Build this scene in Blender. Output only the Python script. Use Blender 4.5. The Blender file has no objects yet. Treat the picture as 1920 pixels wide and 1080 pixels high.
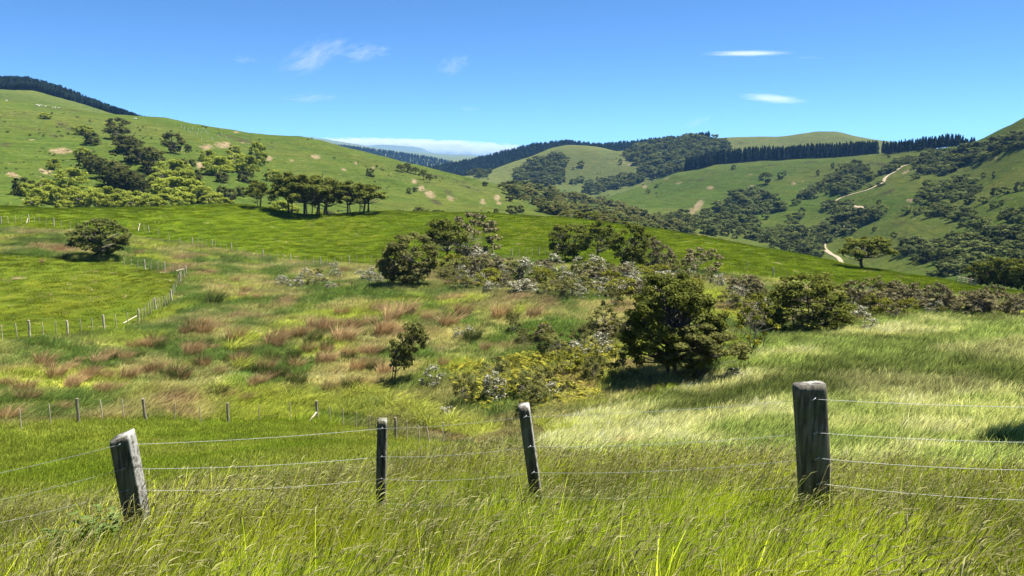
import bpy, math, random
import numpy as np
R = math.radians
rs = np.random.RandomState
scene = bpy.context.scene

# ------------------------------------------------------------------ camera
F, PITCH, EYE = 1478.0, R(9.2), 1.62
CP, SP = math.cos(PITCH), math.sin(PITCH)
cam_d = bpy.data.cameras.new('camera')
cam = bpy.data.objects.new('camera', cam_d)
scene.collection.objects.link(cam)
cam.location = (0, 0, EYE)
cam.rotation_euler = (R(90) - PITCH, 0, 0)
cam_d.sensor_width = 36.0
cam_d.lens = 36.0 * F / 1920.0
cam_d.clip_start, cam_d.clip_end = 0.05, 200000
scene.camera = cam

# ------------------------------------------------------------------ sky and sun
SUN_AZ, SUN_EL = R(70), R(66)          # azimuth to the right of the view direction
world = bpy.data.worlds.new('World')
scene.world = world
world.use_nodes = True
wn = world.node_tree.nodes
bg = wn['Background']
sky = wn.new('ShaderNodeTexSky')
sky.sky_type = 'NISHITA'
sky.sun_disc = False
sky.sun_elevation = SUN_EL
sky.sun_rotation = SUN_AZ
sky.altitude = 1800
sky.air_density = 0.52
sky.dust_density = 0.0
sky.ozone_density = 6.5
grade = wn.new('ShaderNodeMix'); grade.data_type = 'RGBA'; grade.blend_type = 'MULTIPLY'
grade.inputs[0].default_value = 1.0; grade.inputs[7].default_value = (.76, 1.05, 1.14, 1)      # clean spring air: a little less red
world.node_tree.links.new(sky.outputs[0], grade.inputs[6]); world.node_tree.links.new(grade.outputs[2], bg.inputs[0])
bg.inputs[1].default_value = 0.058
sun_d = bpy.data.lights.new('sun', 'SUN')
sun_d.energy = 5.0
sun_d.angle = R(0.53)
sun_d.color = (1.0, 0.955, 0.88)
sun = bpy.data.objects.new('sun', sun_d)
scene.collection.objects.link(sun)
sun.rotation_euler = (R(90) - SUN_EL, 0, -SUN_AZ + math.pi)
# the lamp shines along its local -Z, from the sun's place in the sky
from mathutils import Vector, Matrix
SDIR = Vector((math.sin(SUN_AZ) * math.cos(SUN_EL), math.cos(SUN_AZ) * math.cos(SUN_EL), math.sin(SUN_EL)))
sun.rotation_euler = SDIR.to_track_quat('Z', 'Y').to_euler()
scene.view_settings.view_transform = 'Standard'
scene.view_settings.look = 'None'
scene.view_settings.gamma = 1.0
scene.view_settings.use_curve_mapping = False
scene.view_settings.exposure = 1.65
scene.cycles.max_bounces = 6
scene.cycles.diffuse_bounces = 3
scene.cycles.transmission_bounces = 4
scene.cycles.transparent_max_bounces = 8
scene.cycles.volume_bounces = 1
scene.cycles.use_denoising = True
HAZE_DENSITY = 5.0e-5

# ------------------------------------------------------------------ small helpers
COL = scene.collection
def link(o, parent=None):
    COL.objects.link(o)
    if parent is not None:
        o.parent = parent
    return o
def tag(o, label=None, cat=None, group=None, kind=None):
    if label: o['label'] = label
    if cat: o['category'] = cat
    if group: o['group'] = group
    if kind: o['kind'] = kind
    return o
def mesh_np(name, verts, faces, mats=(), matidx=None, attrs=None, smooth=False):
    """verts (n,3), faces (m,3) or (m,4) arrays"""
    verts = np.asarray(verts, np.float32); faces = np.asarray(faces, np.int32)
    me = bpy.data.meshes.new(name)
    me.vertices.add(len(verts)); me.vertices.foreach_set('co', verts.ravel())
    k = faces.shape[1]
    me.loops.add(faces.size); me.loops.foreach_set('vertex_index', faces.ravel())
    me.polygons.add(len(faces))
    me.polygons.foreach_set('loop_start', np.arange(0, faces.size, k, dtype=np.int32))
    me.polygons.foreach_set('loop_total', np.full(len(faces), k, np.int32))
    if matidx is not None:
        me.polygons.foreach_set('material_index', np.asarray(matidx, np.int32))
    me.polygons.foreach_set('use_smooth', np.full(len(faces), bool(smooth)))
    for m in mats: me.materials.append(m)
    for nm, (dom, typ, arr) in (attrs or {}).items():
        a = me.attributes.new(nm, typ, dom)
        a.data.foreach_set('value' if typ in ('FLOAT', 'INT') else ('color' if typ == 'FLOAT_COLOR' else 'vector'), np.asarray(arr).ravel())
    me.update(); me.validate()
    return me
class MB:
    """collects quads (triangles repeat the last corner -> kept as separate list)"""
    def __init__(s): s.v, s.f, s.var, s.mi, s.n = [], [], [], [], 0
    def add(s, v, f, var=None, mi=0):
        v = np.asarray(v, float); f = np.asarray(f, int)
        s.v.append(v); s.f.append(f + s.n); s.n += len(v)
        s.var.append(np.full(len(f), 0.5) if var is None else np.broadcast_to(np.asarray(var, float), (len(f),)))
        s.mi.append(np.full(len(f), mi))
    def mesh(s, name, mats, smooth=False):
        return mesh_np(name, np.concatenate(s.v), np.concatenate(s.f), mats, np.concatenate(s.mi),
                       {'var': ('FACE', 'FLOAT', np.concatenate(s.var).astype(np.float32))}, smooth)
def tube(pts, rad, sides=5):
    pts = np.asarray(pts, float); n = len(pts)
    rad = np.broadcast_to(np.asarray(rad, float), (n,))
    t = np.gradient(pts, axis=0); t /= np.linalg.norm(t, axis=1)[:, None] + 1e-9
    ref = np.where(np.abs(t[:, 2:3]) < 0.9, np.array([[0, 0, 1.0]]), np.array([[1.0, 0, 0]]))
    a = np.cross(t, ref); a /= np.linalg.norm(a, axis=1)[:, None] + 1e-9
    b = np.cross(t, a)
    th = np.arange(sides) * 2 * math.pi / sides
    v = pts[:, None] + rad[:, None, None] * (np.cos(th)[None, :, None] * a[:, None] + np.sin(th)[None, :, None] * b[:, None])
    i = np.arange(n - 1)[:, None] * sides; j = np.arange(sides)[None]; j2 = (j + 1) % sides
    f = np.stack([i + j, i + j2, i + sides + j2, i + sides + j], -1).reshape(-1, 4)
    return v.reshape(-1, 3), f

def hash2(ix, iy, seed):
    h = (ix.astype(np.int64) * 374761393 + iy.astype(np.int64) * 668265263 + seed * 974711) & 0x7fffffff
    h = ((h ^ (h >> 13)) * 1274126177) & 0x7fffffff
    return ((h ^ (h >> 16)) & 0xffff) / 65535.0
def vnoise(x, y, seed=0):
    ix, iy = np.floor(x), np.floor(y); fx, fy = x - ix, y - iy
    ux, uy = fx * fx * fx * (fx * (fx * 6 - 15) + 10), fy * fy * fy * (fy * (fy * 6 - 15) + 10)
    a, b = hash2(ix, iy, seed), hash2(ix + 1, iy, seed)
    c, d = hash2(ix, iy + 1, seed), hash2(ix + 1, iy + 1, seed)
    return (a + (b - a) * ux) * (1 - uy) + (c + (d - c) * ux) * uy
def fbm(x, y, seed=0, o=4, g=0.5):
    s = 0; a = 1; t = 0
    for k in range(o):
        s = s + a * (vnoise(x * 2 ** k + 17.3 * k, y * 2 ** k - 9.1 * k, seed + k) * 2 - 1); t += a; a *= g
    return s / t
def pchip(xk, yk, xq):
    xk = np.asarray(xk, float); yk = np.asarray(yk, float)
    h = np.diff(xk); dl = np.diff(yk) / h; m = np.zeros_like(yk)
    m[0], m[-1] = dl[0], dl[-1]
    p = dl[:-1] * dl[1:] > 0
    w1 = 2 * h[1:] + h[:-1]; w2 = h[1:] + 2 * h[:-1]
    with np.errstate(all='ignore'):
        mm = (w1 + w2) / (w1 / dl[:-1] + w2 / dl[1:])
    m[1:-1] = np.where(p, mm, 0)
    xq = np.clip(xq, xk[0], xk[-1])
    i = np.clip(np.searchsorted(xk, xq, side='right') - 1, 0, len(xk) - 2)
    t = (xq - xk[i]) / h[i]
    return ((2 * t ** 3 - 3 * t ** 2 + 1) * yk[i] + (t ** 3 - 2 * t ** 2 + t) * h[i] * m[i]
            + (-2 * t ** 3 + 3 * t ** 2) * yk[i + 1] + (t ** 3 - t ** 2) * h[i] * m[i + 1])

# ------------------------------------------------------------------ reading the lie of the land off the photograph
def pdir(x, y):
    u = np.asarray(x, float) - 960; v = 540 - np.asarray(y, float)
    return u, F * CP + v * SP, v * CP - F * SP          # right, forward, up
def az_te(x, y):
    u, fw, up = pdir(x, y)
    return np.arctan2(u, fw), up / np.hypot(u, fw)
def project(X, Y, Z):                                    # world -> pixel of the photograph
    zz = Z - EYE
    cf = Y * CP - zz * SP; cu = Y * SP + zz * CP
    cf = np.maximum(cf, 1e-3)
    return 960 + F * X / cf, 540 - F * cu / cf

def zk(rows):       # (x, d, z below the eye)
    a = [az_te(x, 930)[0] for x, d, z in rows]
    return np.array(a), np.array([z / d for x, d, z in rows]), np.log([d for x, d, z in rows])
def yk_(rows):      # (x, y, d)
    a, t = az_te([r[0] for r in rows], [r[1] for r in rows])
    return a, t, np.log([r[2] for r in rows])
KN = [
 zk([(-400, .6, -1.62), (2400, .6, -1.62)]),
 zk([(-400, 1.3, -1.70), (2400, 1.3, -1.68)]),
 zk([(-400, 2.2, -1.88), (960, 2.2, -1.84), (2400, 2.2, -1.80)]),
 zk([(-400, 3.4, -2.25), (500, 3.4, -2.15), (1000, 3.4, -2.08), (1500, 3.4, -2.02), (2400, 3.4, -2.0)]),
 zk([(-180, 7.75, -3.75), (235, 6.84, -3.25), (717, 7.0, -3.40), (985, 6.3, -3.05), (1517, 5.47, -2.56), (1850, 5.9, -2.56), (2150, 6.5, -2.6)]),
 zk([(-100, 9.8, -4.3), (0, 9.5, -4.12), (250, 10, -4.5), (500, 11, -4.66), (700, 11.5, -4.84), (900, 11.5, -4.77), (1100, 10, -4.33), (1300, 9, -3.86), (1500, 8, -3.47), (1700, 8, -3.3), (1920, 8.5, -3.3), (2200, 9, -3.3)]),
 yk_([(-200, 965, 20), (0, 955, 21), (250, 930, 22), (500, 868, 28), (700, 850, 30), (900, 842, 32), (1100, 858, 26), (1300, 856, 24), (1500, 878, 21), (1700, 880, 21), (1920, 885, 21), (2200, 895, 21)]),
 yk_([(-300, 820, 50), (0, 806, 52), (140, 793, 54), (273, 788, 54), (430, 795, 54), (600, 790, 54), (690, 815, 49), (800, 842, 43), (900, 835, 42), (1000, 800, 45), (1150, 765, 48), (1300, 735, 50), (1500, 760, 38), (1700, 765, 37), (1920, 765, 36), (2200, 770, 36)]),
 yk_([(-300, 705, 70), (0, 703, 69), (300, 700, 67), (600, 700, 66), (900, 700, 62), (1100, 708, 58), (1240, 702, 57), (1400, 688, 57), (1500, 682, 56), (1700, 680, 54), (1920, 680, 53), (2200, 680, 53)]),
 yk_([(-300, 660, 82), (0, 640, 85), (200, 622, 88), (300, 590, 98), (350, 563, 106), (450, 560, 106), (600, 545, 108), (700, 540, 106), (850, 548, 102), (1000, 556, 95), (1150, 585, 86), (1300, 600, 80), (1500, 612, 76), (1700, 597, 79), (1920, 602, 77), (2200, 610, 75)]),
 yk_([(-300, 495, 134), (0, 490, 135), (200, 487, 135), (350, 512, 129), (500, 506, 140), (700, 496, 150), (850, 500, 132), (1000, 492, 143), (1200, 502, 126), (1400, 532, 118), (1500, 560, 106), (1700, 562, 108), (1920, 567, 104), (2200, 570, 104)]),
 yk_([(-300, 418, 172), (0, 418, 175), (200, 428, 175), (400, 452, 170), (600, 462, 175), (800, 456, 180), (1000, 451, 180), (1200, 462, 165), (1400, 492, 150), (1600, 526, 140), (1800, 546, 130), (1920, 553, 126), (2200, 560, 120)]),
 yk_([(-300, 382, 215), (0, 385, 215), (150, 391, 212), (300, 388, 214), (450, 384, 215), (500, 391, 210), (560, 401, 205), (620, 403, 205), (700, 396, 212), (800, 397, 215), (1000, 405, 215), (1100, 413, 212), (1250, 433, 200), (1400, 459, 185), (1500, 479, 177), (1600, 499, 169), (1700, 516, 160), (1800, 531, 153), (1860, 541, 150), (1920, 548, 147), (2200, 560, 140)]),
 yk_([(-300, 398, 245), (0, 400, 245), (300, 402, 245), (450, 402, 245), (600, 422, 245), (800, 420, 255), (1000, 445, 285), (1100, 460, 300), (1250, 490, 300), (1400, 520, 300), (1600, 565, 270), (1800, 580, 240), (1920, 590, 220), (2200, 600, 210)]),
 yk_([(-300, 380, 275), (0, 384, 275), (200, 389, 280), (400, 385, 282), (500, 390, 290), (600, 402, 292), (800, 397, 325), (900, 400, 350), (1000, 406, 380), (1100, 414, 430), (1250, 436, 500), (1400, 455, 540), (1500, 480, 520), (1600, 497, 480), (1700, 494, 420), (1800, 520, 340), (1920, 540, 300), (2200, 550, 280)]),
 yk_([(-300, 290, 390), (0, 300, 390), (200, 300, 400), (400, 300, 430), (500, 310, 450), (600, 330, 450), (800, 352, 520), (900, 370, 520), (1000, 388, 540), (1100, 398, 580), (1200, 410, 640), (1250, 412, 680), (1300, 405, 710), (1400, 395, 740), (1500, 385, 740), (1600, 402, 650), (1700, 402, 570), (1800, 422, 480), (1920, 422, 430), (2200, 420, 400)]),
 yk_([(-400, 120, 720), (-200, 160, 700), (0, 188, 700), (150, 207, 690), (230, 218, 680), (300, 222, 680), (400, 238, 680), (500, 254, 680), (560, 258, 680), (580, 262, 680), (650, 280, 680), (750, 303, 680), (850, 328, 690), (900, 340, 700), (950, 349, 710), (1000, 359, 730), (1050, 371, 760), (1100, 385, 790), (1150, 388, 830), (1200, 384, 860), (1300, 362, 900), (1400, 350, 900), (1500, 341, 900), (1600, 346, 800), (1700, 341, 720), (1800, 350, 640), (1920, 340, 560), (2200, 330, 520)]),
 yk_([(-400, 150, 830), (0, 212, 820), (300, 244, 800), (400, 262, 800), (600, 300, 800), (800, 352, 810), (1000, 385, 860), (1100, 388, 930), (1150, 367, 1000), (1200, 350, 1020), (1290, 320, 1050), (1400, 306, 1080), (1500, 299, 1080), (1640, 291, 1050), (1740, 281, 980), (1800, 274, 900), (1840, 262, 860), (1880, 242, 830), (1920, 222, 800), (2050, 165, 780), (2300, 100, 750)]),
 yk_([(-400, 160, 900), (0, 216, 890), (300, 250, 900), (600, 320, 950), (800, 360, 1000), (900, 372, 1050), (1000, 378, 1080), (1100, 374, 1100), (1200, 356, 1130), (1290, 345, 1160), (1400, 330, 1180), (1500, 322, 1180), (1640, 312, 1150), (1740, 300, 1080), (1840, 285, 960), (1920, 260, 920), (2300, 150, 900)]),
 yk_([(-400, 150, 1000), (0, 175, 1000), (100, 190, 1000), (200, 215, 1000), (300, 245, 1020), (600, 330, 1100), (800, 345, 1150), (900, 342, 1180), (1000, 352, 1180), (1100, 356, 1200), (1200, 333, 1240), (1290, 313, 1260), (1400, 308, 1290), (1500, 302, 1300), (1640, 294, 1300), (1740, 293, 1280), (1840, 290, 1250), (1920, 280, 1200), (2300, 200, 1200)]),
 yk_([(-400, 150, 1080), (0, 168, 1080), (50, 170, 1080), (100, 180, 1080), (150, 195, 1080), (200, 211, 1080), (230, 219, 1090), (300, 245, 1120), (600, 330, 1300), (800, 335, 1350), (900, 326, 1380), (950, 308, 1400), (1000, 291, 1400), (1040, 276, 1420), (1075, 272, 1420), (1120, 276, 1430), (1160, 284, 1440), (1200, 279, 1480), (1240, 273, 1520), (1290, 265, 1560), (1340, 259, 1600), (1400, 256, 1600), (1450, 256, 1600), (1500, 250, 1600), (1530, 246, 1600), (1560, 246, 1600), (1600, 255, 1600), (1640, 262, 1600), (1680, 267, 1600), (1740, 280, 1600), (1920, 290, 1600), (2300, 290, 1600)]),
 yk_([(-400, 160, 1150), (0, 178, 1150), (100, 192, 1150), (200, 222, 1150), (300, 255, 1250), (600, 340, 1500), (800, 340, 1550), (900, 333, 1600), (1000, 306, 1600), (1075, 290, 1600), (1160, 296, 1600), (1240, 290, 1680), (1340, 278, 1780), (1500, 285, 1850), (1700, 300, 1850), (1920, 310, 1850), (2300, 310, 1850)]),
 yk_([(-400, 135, 1350), (-100, 148, 1350), (0, 152, 1350), (50, 153, 1350), (100, 165, 1350), (150, 184, 1350), (200, 204, 1360), (250, 222, 1380), (300, 236, 1420), (400, 275, 1600), (600, 335, 1900), (750, 328, 2000), (800, 320, 2000), (850, 311, 2000), (900, 301, 2000), (950, 288, 2000), (1000, 276, 2000), (1060, 270, 2000), (1120, 276, 2000), (1170, 272, 2000), (1250, 264, 2000), (1320, 260, 2000), (1360, 268, 2050), (1500, 290, 2100), (1920, 300, 2100), (2300, 300, 2100)]),
 yk_([(-400, 200, 2000), (0, 230, 2000), (300, 270, 2200), (600, 335, 2500), (900, 325, 2500), (1100, 300, 2500), (1920, 310, 2500), (2300, 310, 2500)]),
 yk_([(-400, 250, 3600), (300, 262, 3600), (560, 268, 3600), (640, 273, 3600), (700, 280, 3600), (760, 288, 3600), (810, 296, 3600), (850, 304, 3600), (950, 312, 3600), (1300, 312, 3600), (2300, 312, 3600)]),
 yk_([(-400, 300, 5000), (560, 300, 5000), (2300, 312, 5000)]),
 yk_([(-400, 280, 9000), (400, 264, 9000), (480, 258, 9000), (530, 255, 9000), (560, 255, 9000), (600, 259, 9000), (650, 267, 9000), (690, 275, 9000), (720, 281, 9000), (760, 285, 9000), (840, 292, 9000), (950, 297, 9000), (1920, 298, 9000), (2300, 298, 9000)]),
 yk_([(-400, 296, 11000), (2300, 300, 11000)]),
 yk_([(-400, 285, 14000), (600, 285, 14000), (680, 276, 14000), (715, 273, 14000), (760, 277, 14000), (785, 279, 14000), (808, 287, 14000), (840, 290, 14000), (870, 287, 14000), (905, 291, 14000), (1000, 296, 14000), (2300, 298, 14000)]),
 yk_([(-400, 300, 16500), (2300, 300, 16500)]),
]
AZD = np.linspace(R(-37), R(37), 680)
AZW = np.linspace(R(37), R(180), 36)[1:]
AZ = np.concatenate([-AZW[::-1], AZD, AZW])
LD = np.log(np.concatenate([np.geomspace(.6, 15, 80, endpoint=False), np.geomspace(15, 60, 90, endpoint=False), np.geomspace(60, 230, 190, endpoint=False),
     np.geomspace(230, 1200, 250, endpoint=False), np.geomspace(1200, 2600, 80, endpoint=False), np.geomspace(2600, 16500, 50)]))
D = np.exp(LD)
NC, NR = len(AZ), len(D)
kt = np.array([pchip(a, t, AZ) for a, t, l in KN]); kl = np.array([pchip(a, l, AZ) for a, t, l in KN])
for i in range(1, len(KN)): kl[i] = np.maximum(kl[i], kl[i - 1] + 0.02)
TE = np.empty((NR, NC))
for c in range(NC): TE[:, c] = pchip(kl[:, c], kt[:, c], LD)
GX = D[:, None] * np.sin(AZ)[None]; GY = D[:, None] * np.cos(AZ)[None]
DD = np.broadcast_to(D[:, None], GX.shape)
def sstep(a, b, x):
    t = np.clip((x - a) / (b - a), 0, 1); return t * t * (3 - 2 * t)
Zrel = TE * DD
back = sstep(R(60), R(110), np.abs(AZ))[None]             # behind the viewer: plain rising hillside
Zrel = Zrel * (1 - back) + back * (-1.62 + 0.05 * np.minimum(DD, 300))
n1 = fbm(GX / 9, GY / 9, 3, 4); n2 = fbm(GX / 45, GY / 45, 11, 5); n3 = fbm(GX / 170, GY / 170, 23, 5)
Zrel = Zrel + 0.10 * sstep(1, 6, DD) * (1 - sstep(14, 30, DD)) * fbm(GX / 1.3, GY / 1.3, 5, 3)
Zrel = Zrel + 0.40 * sstep(14, 60, DD) * (1 - sstep(260, 420, DD)) * n1
Zrel = Zrel + 1.6 * sstep(240, 420, DD) * (1 - sstep(1200, 1900, DD)) * n2
rid = 1 - np.abs(fbm(GX / 60 + .4 * n2, GY / 140 + .3 * n2, 31, 4)) * 2
Zrel = Zrel + 2.2 * sstep(260, 450, DD) * (1 - sstep(1300, 2000, DD)) * rid * 0.6
Zrel = Zrel + 0.0016 * DD * sstep(700, 1600, DD) * (1 - sstep(6000, 9000, DD)) * n3
Zrel = Zrel + 0.004 * DD * sstep(2500, 6000, DD) * fbm(GX / 900, GY / 900, 41, 5) * (1 - sstep(16000, 16500, DD))
GZ = Zrel + EYE
TEG = Zrel / DD
def _ci(az): return np.clip(np.interp(az, AZ, np.arange(NC)), 0, NC - 1.001)
def _ri(d): return np.clip(np.interp(np.log(np.maximum(d, .61)), LD, np.arange(NR)), 0, NR - 1.001)
def ground(X, Y):
    X = np.asarray(X, float); Y = np.asarray(Y, float)
    c = _ci(np.arctan2(X, Y)); r = _ri(np.hypot(X, Y))
    c0 = c.astype(int); r0 = r.astype(int); fc = c - c0; fr = r - r0
    return (GZ[r0, c0] * (1 - fr) * (1 - fc) + GZ[r0 + 1, c0] * fr * (1 - fc) + GZ[r0, c0 + 1] * (1 - fr) * fc + GZ[r0 + 1, c0 + 1] * fr * fc)
def at(x, d, yref=400):           # ground point along a bearing at a range
    a = float(az_te(x, yref)[0]); X, Y = d * math.sin(a), d * math.cos(a)
    return X, Y, float(ground(X, Y))
def hit(x, y, dmin=0, dmax=1e9):  # first ground along the line of sight beyond dmin
    a, t = az_te(x, y); c = float(_ci(a)); c0 = int(c); fc = c - c0
    col = TEG[:, c0] * (1 - fc) + TEG[:, c0 + 1] * fc
    ok = np.nonzero((col >= t) & (D >= dmin) & (D <= dmax))[0]
    if len(ok) == 0: return None
    i = ok[0]
    if i > 0 and col[i - 1] < t and D[i - 1] >= dmin:
        f = (t - col[i - 1]) / (col[i] - col[i - 1]); d = math.exp(LD[i - 1] + f * (LD[i] - LD[i - 1]))
    else: d = D[i]
    return d * math.sin(a), d * math.cos(a), float(ground(d * math.sin(a), d * math.cos(a)))
def per_px(x, y, P):              # metres per photograph pixel at point P
    u, fw, up = pdir(x, y)
    return math.hypot(P[0], P[1]) / math.hypot(u, fw)

# ------------------------------------------------------------------ materials
def new_mat(name):
    m = bpy.data.materials.new(name); m.use_nodes = True
    nt = m.node_tree; nt.nodes.clear()
    out = nt.nodes.new('ShaderNodeOutputMaterial')
    return m, nt, out
def N(nt, t, **kw):
    n = nt.nodes.new(t)
    for k, v in kw.items(): setattr(n, k, v)
    return n
def mixc(nt, fac, a, b, blend='MIX'):
    n = nt.nodes.new('ShaderNodeMix'); n.data_type = 'RGBA'; n.blend_type = blend
    for sock, val in ((0, fac), (6, a), (7, b)):
        if isinstance(val, bpy.types.NodeSocket): nt.links.new(val, n.inputs[sock])
        elif sock == 0: n.inputs[0].default_value = val
        else: n.inputs[sock].default_value = (*val, 1)
    return n.outputs[2]
def math_(nt, op, a, b=None, c=None, clamp=False):
    n = nt.nodes.new('ShaderNodeMath'); n.operation = op; n.use_clamp = clamp
    for i, v in enumerate((a, b, c)):
        if v is None: continue
        if isinstance(v, bpy.types.NodeSocket): nt.links.new(v, n.inputs[i])
        else: n.inputs[i].default_value = v
    return n.outputs[0]
def noise(nt, vec, scale, detail=4, rough=0.55, dist=0.0):
    n = N(nt, 'ShaderNodeTexNoise'); n.inputs['Scale'].default_value = scale; n.inputs['Detail'].default_value = detail
    n.inputs['Roughness'].default_value = rough; n.inputs['Distortion'].default_value = dist
    if vec is not None: nt.links.new(vec, n.inputs['Vector'])
    return n.outputs[0]
def ramp(nt, v, a, b):
    n = N(nt, 'ShaderNodeMapRange'); n.interpolation_type = 'SMOOTHSTEP'
    nt.links.new(v, n.inputs[0]); n.inputs[1].default_value = a; n.inputs[2].default_value = b
    return n.outputs[0]
def leafy(nt, out, col, trans=0.35, rough=None):
    d = N(nt, 'ShaderNodeBsdfDiffuse'); t = N(nt, 'ShaderNodeBsdfTranslucent'); mx = N(nt, 'ShaderNodeMixShader')
    nt.links.new(col, d.inputs[0]); nt.links.new(col, t.inputs[0]); mx.inputs[0].default_value = trans
    nt.links.new(d.outputs[0], mx.inputs[1]); nt.links.new(t.outputs[0], mx.inputs[2])
    last = mx.outputs[0]
    if rough is not None:
        g = N(nt, 'ShaderNodeBsdfGlossy'); g.inputs['Roughness'].default_value = rough; g.inputs[0].default_value = (1, 1, 1, 1)
        m2 = N(nt, 'ShaderNodeMixShader'); m2.inputs[0].default_value = 0.05
        nt.links.new(last, m2.inputs[1]); nt.links.new(g.outputs[0], m2.inputs[2]); last = m2.outputs[0]
    nt.links.new(last, out.inputs[0])
def foliage(name, dark, light, flower=None, ff=0.0, trans=0.3, tint=0.25):
    m, nt, out = new_mat(name)
    at_ = N(nt, 'ShaderNodeAttribute', attribute_name='var')
    oi = N(nt, 'ShaderNodeObjectInfo')
    c = mixc(nt, at_.outputs['Fac'], dark, light)
    k = math_(nt, 'MULTIPLY_ADD', oi.outputs['Random'], tint * 2, 1 - tint)
    hs = N(nt, 'ShaderNodeHueSaturation'); nt.links.new(c, hs.inputs['Color']); nt.links.new(k, hs.inputs['Value'])
    c = hs.outputs[0]
    if flower is not None:
        n = N(nt, 'ShaderNodeAttribute', attribute_name='flw')
        c = mixc(nt, n.outputs['Fac'], c, flower)
    leafy(nt, out, c, trans)
    return m
def wood(name, a, b, sx=30):
    m, nt, out = new_mat(name)
    tc = N(nt, 'ShaderNodeTexCoord'); mp = N(nt, 'ShaderNodeMapping'); mp.inputs['Scale'].default_value = (sx, sx, sx * .12)
    nt.links.new(tc.outputs['Object'], mp.inputs[0])
    n = noise(nt, mp.outputs[0], 1.0, 5, .6)
    c = mixc(nt, ramp(nt, n, .35, .65), a, b)
    p = N(nt, 'ShaderNodeBsdfPrincipled'); nt.links.new(c, p.inputs['Base Color']); p.inputs['Roughness'].default_value = .9
    bp = N(nt, 'ShaderNodeBump'); bp.inputs['Strength'].default_value = .5; bp.inputs['Distance'].default_value = .01
    nt.links.new(n, bp.inputs['Height']); nt.links.new(bp.outputs[0], p.inputs['Normal'])
    nt.links.new(p.outputs[0], out.inputs[0])
    return m

# colours (base reflectance)
LUSH, FIELD = (.098, .140, .008), (.0912, .120, .011)
ROUGH, PALE = (.110, .125, .030), (.42, .43, .175)
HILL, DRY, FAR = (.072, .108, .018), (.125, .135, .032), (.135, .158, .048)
SHADE = (.022, .030, .014)

m_ground, nt, out = new_mat('ground_grass')
geo = N(nt, 'ShaderNodeNewGeometry')
tint_a = N(nt, 'ShaderNodeAttribute', attribute_name='tint')
bare_a = N(nt, 'ShaderNodeAttribute', attribute_name='bare')
fine_a = N(nt, 'ShaderNodeAttribute', attribute_name='fine')
pos = geo.outputs['Position']
nA = noise(nt, pos, .035, 9, .62, .4)
nB = noise(nt, pos, .45, 7, .65, .6)
nC = noise(nt, pos, 5.0, 5, .6)
c = tint_a.outputs['Color']
c = mixc(nt, math_(nt, 'MULTIPLY', ramp(nt, nA, .40, .66), .55), c, mixc(nt, 1.0, c, (1.28, 1.05, 1.1), 'MULTIPLY'))
c = mixc(nt, math_(nt, 'MULTIPLY', ramp(nt, nB, .60, .36), .75), c, mixc(nt, 1.0, c, (.62, .72, .75), 'MULTIPLY'))
c = mixc(nt, math_(nt, 'MULTIPLY', ramp(nt, nB, .52, .74), .8), c, mixc(nt, 1.0, c, (1.38, 1.18, 1.0), 'MULTIPLY'))
c = mixc(nt, math_(nt, 'MULTIPLY', ramp(nt, nC, .65, .35), fine_a.outputs['Fac']), c, mixc(nt, 1.0, c, (.45, .5, .5), 'MULTIPLY'))
nE = noise(nt, pos, .13, 4, .6, .8)
c = mixc(nt, math_(nt, 'MULTIPLY', ramp(nt, nE, .50, .34), .45), c, mixc(nt, 1.0, c, (.68, .74, .8), 'MULTIPLY'))
c = mixc(nt, math_(nt, 'MULTIPLY', ramp(nt, nE, .52, .70), .5), c, mixc(nt, 1.0, c, (1.30, 1.20, 1.1), 'MULTIPLY'))
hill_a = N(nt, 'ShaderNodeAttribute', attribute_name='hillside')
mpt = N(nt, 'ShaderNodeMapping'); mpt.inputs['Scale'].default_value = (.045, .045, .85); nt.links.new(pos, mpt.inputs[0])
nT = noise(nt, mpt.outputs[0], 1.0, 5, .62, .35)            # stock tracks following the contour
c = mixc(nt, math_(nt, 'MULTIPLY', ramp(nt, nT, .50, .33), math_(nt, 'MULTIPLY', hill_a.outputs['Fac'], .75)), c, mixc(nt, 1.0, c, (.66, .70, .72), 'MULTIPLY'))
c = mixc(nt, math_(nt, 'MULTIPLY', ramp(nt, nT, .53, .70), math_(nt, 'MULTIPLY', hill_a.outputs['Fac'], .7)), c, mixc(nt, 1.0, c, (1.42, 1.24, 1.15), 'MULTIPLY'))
scrub_a = N(nt, 'ShaderNodeAttribute', attribute_name='scrub')
nS = noise(nt, pos, .16, 8, .75, .8)
sf = ramp(nt, math_(nt, 'ADD', scrub_a.outputs['Fac'], math_(nt, 'MULTIPLY_ADD', nS, 4.0, -2.0)), .45, .75)
c = mixc(nt, sf, c, mixc(nt, nB, (.030, .034, .014), (.085, .070, .036)))
nD = noise(nt, pos, .35, 8, .72, 1.2)
bf = math_(nt, 'ADD', bare_a.outputs['Fac'], math_(nt, 'MULTIPLY_ADD', nD, 4.2, -2.1))
soil = mixc(nt, ramp(nt, nB, .35, .65), (.13, .095, .045), (.34, .265, .155))
c = mixc(nt, ramp(nt, bf, .46, .58), c, soil)
p = N(nt, 'ShaderNodeBsdfDiffuse'); nt.links.new(c, p.inputs[0]); p.inputs['Roughness'].default_value = 1
bp = N(nt, 'ShaderNodeBump'); bp.inputs['Strength'].default_value = .55; bp.inputs['Distance'].default_value = .5
nt.links.new(nB, bp.inputs['Height']); nt.links.new(bp.outputs[0], p.inputs['Normal'])
nt.links.new(p.outputs[0], out.inputs[0])

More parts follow.
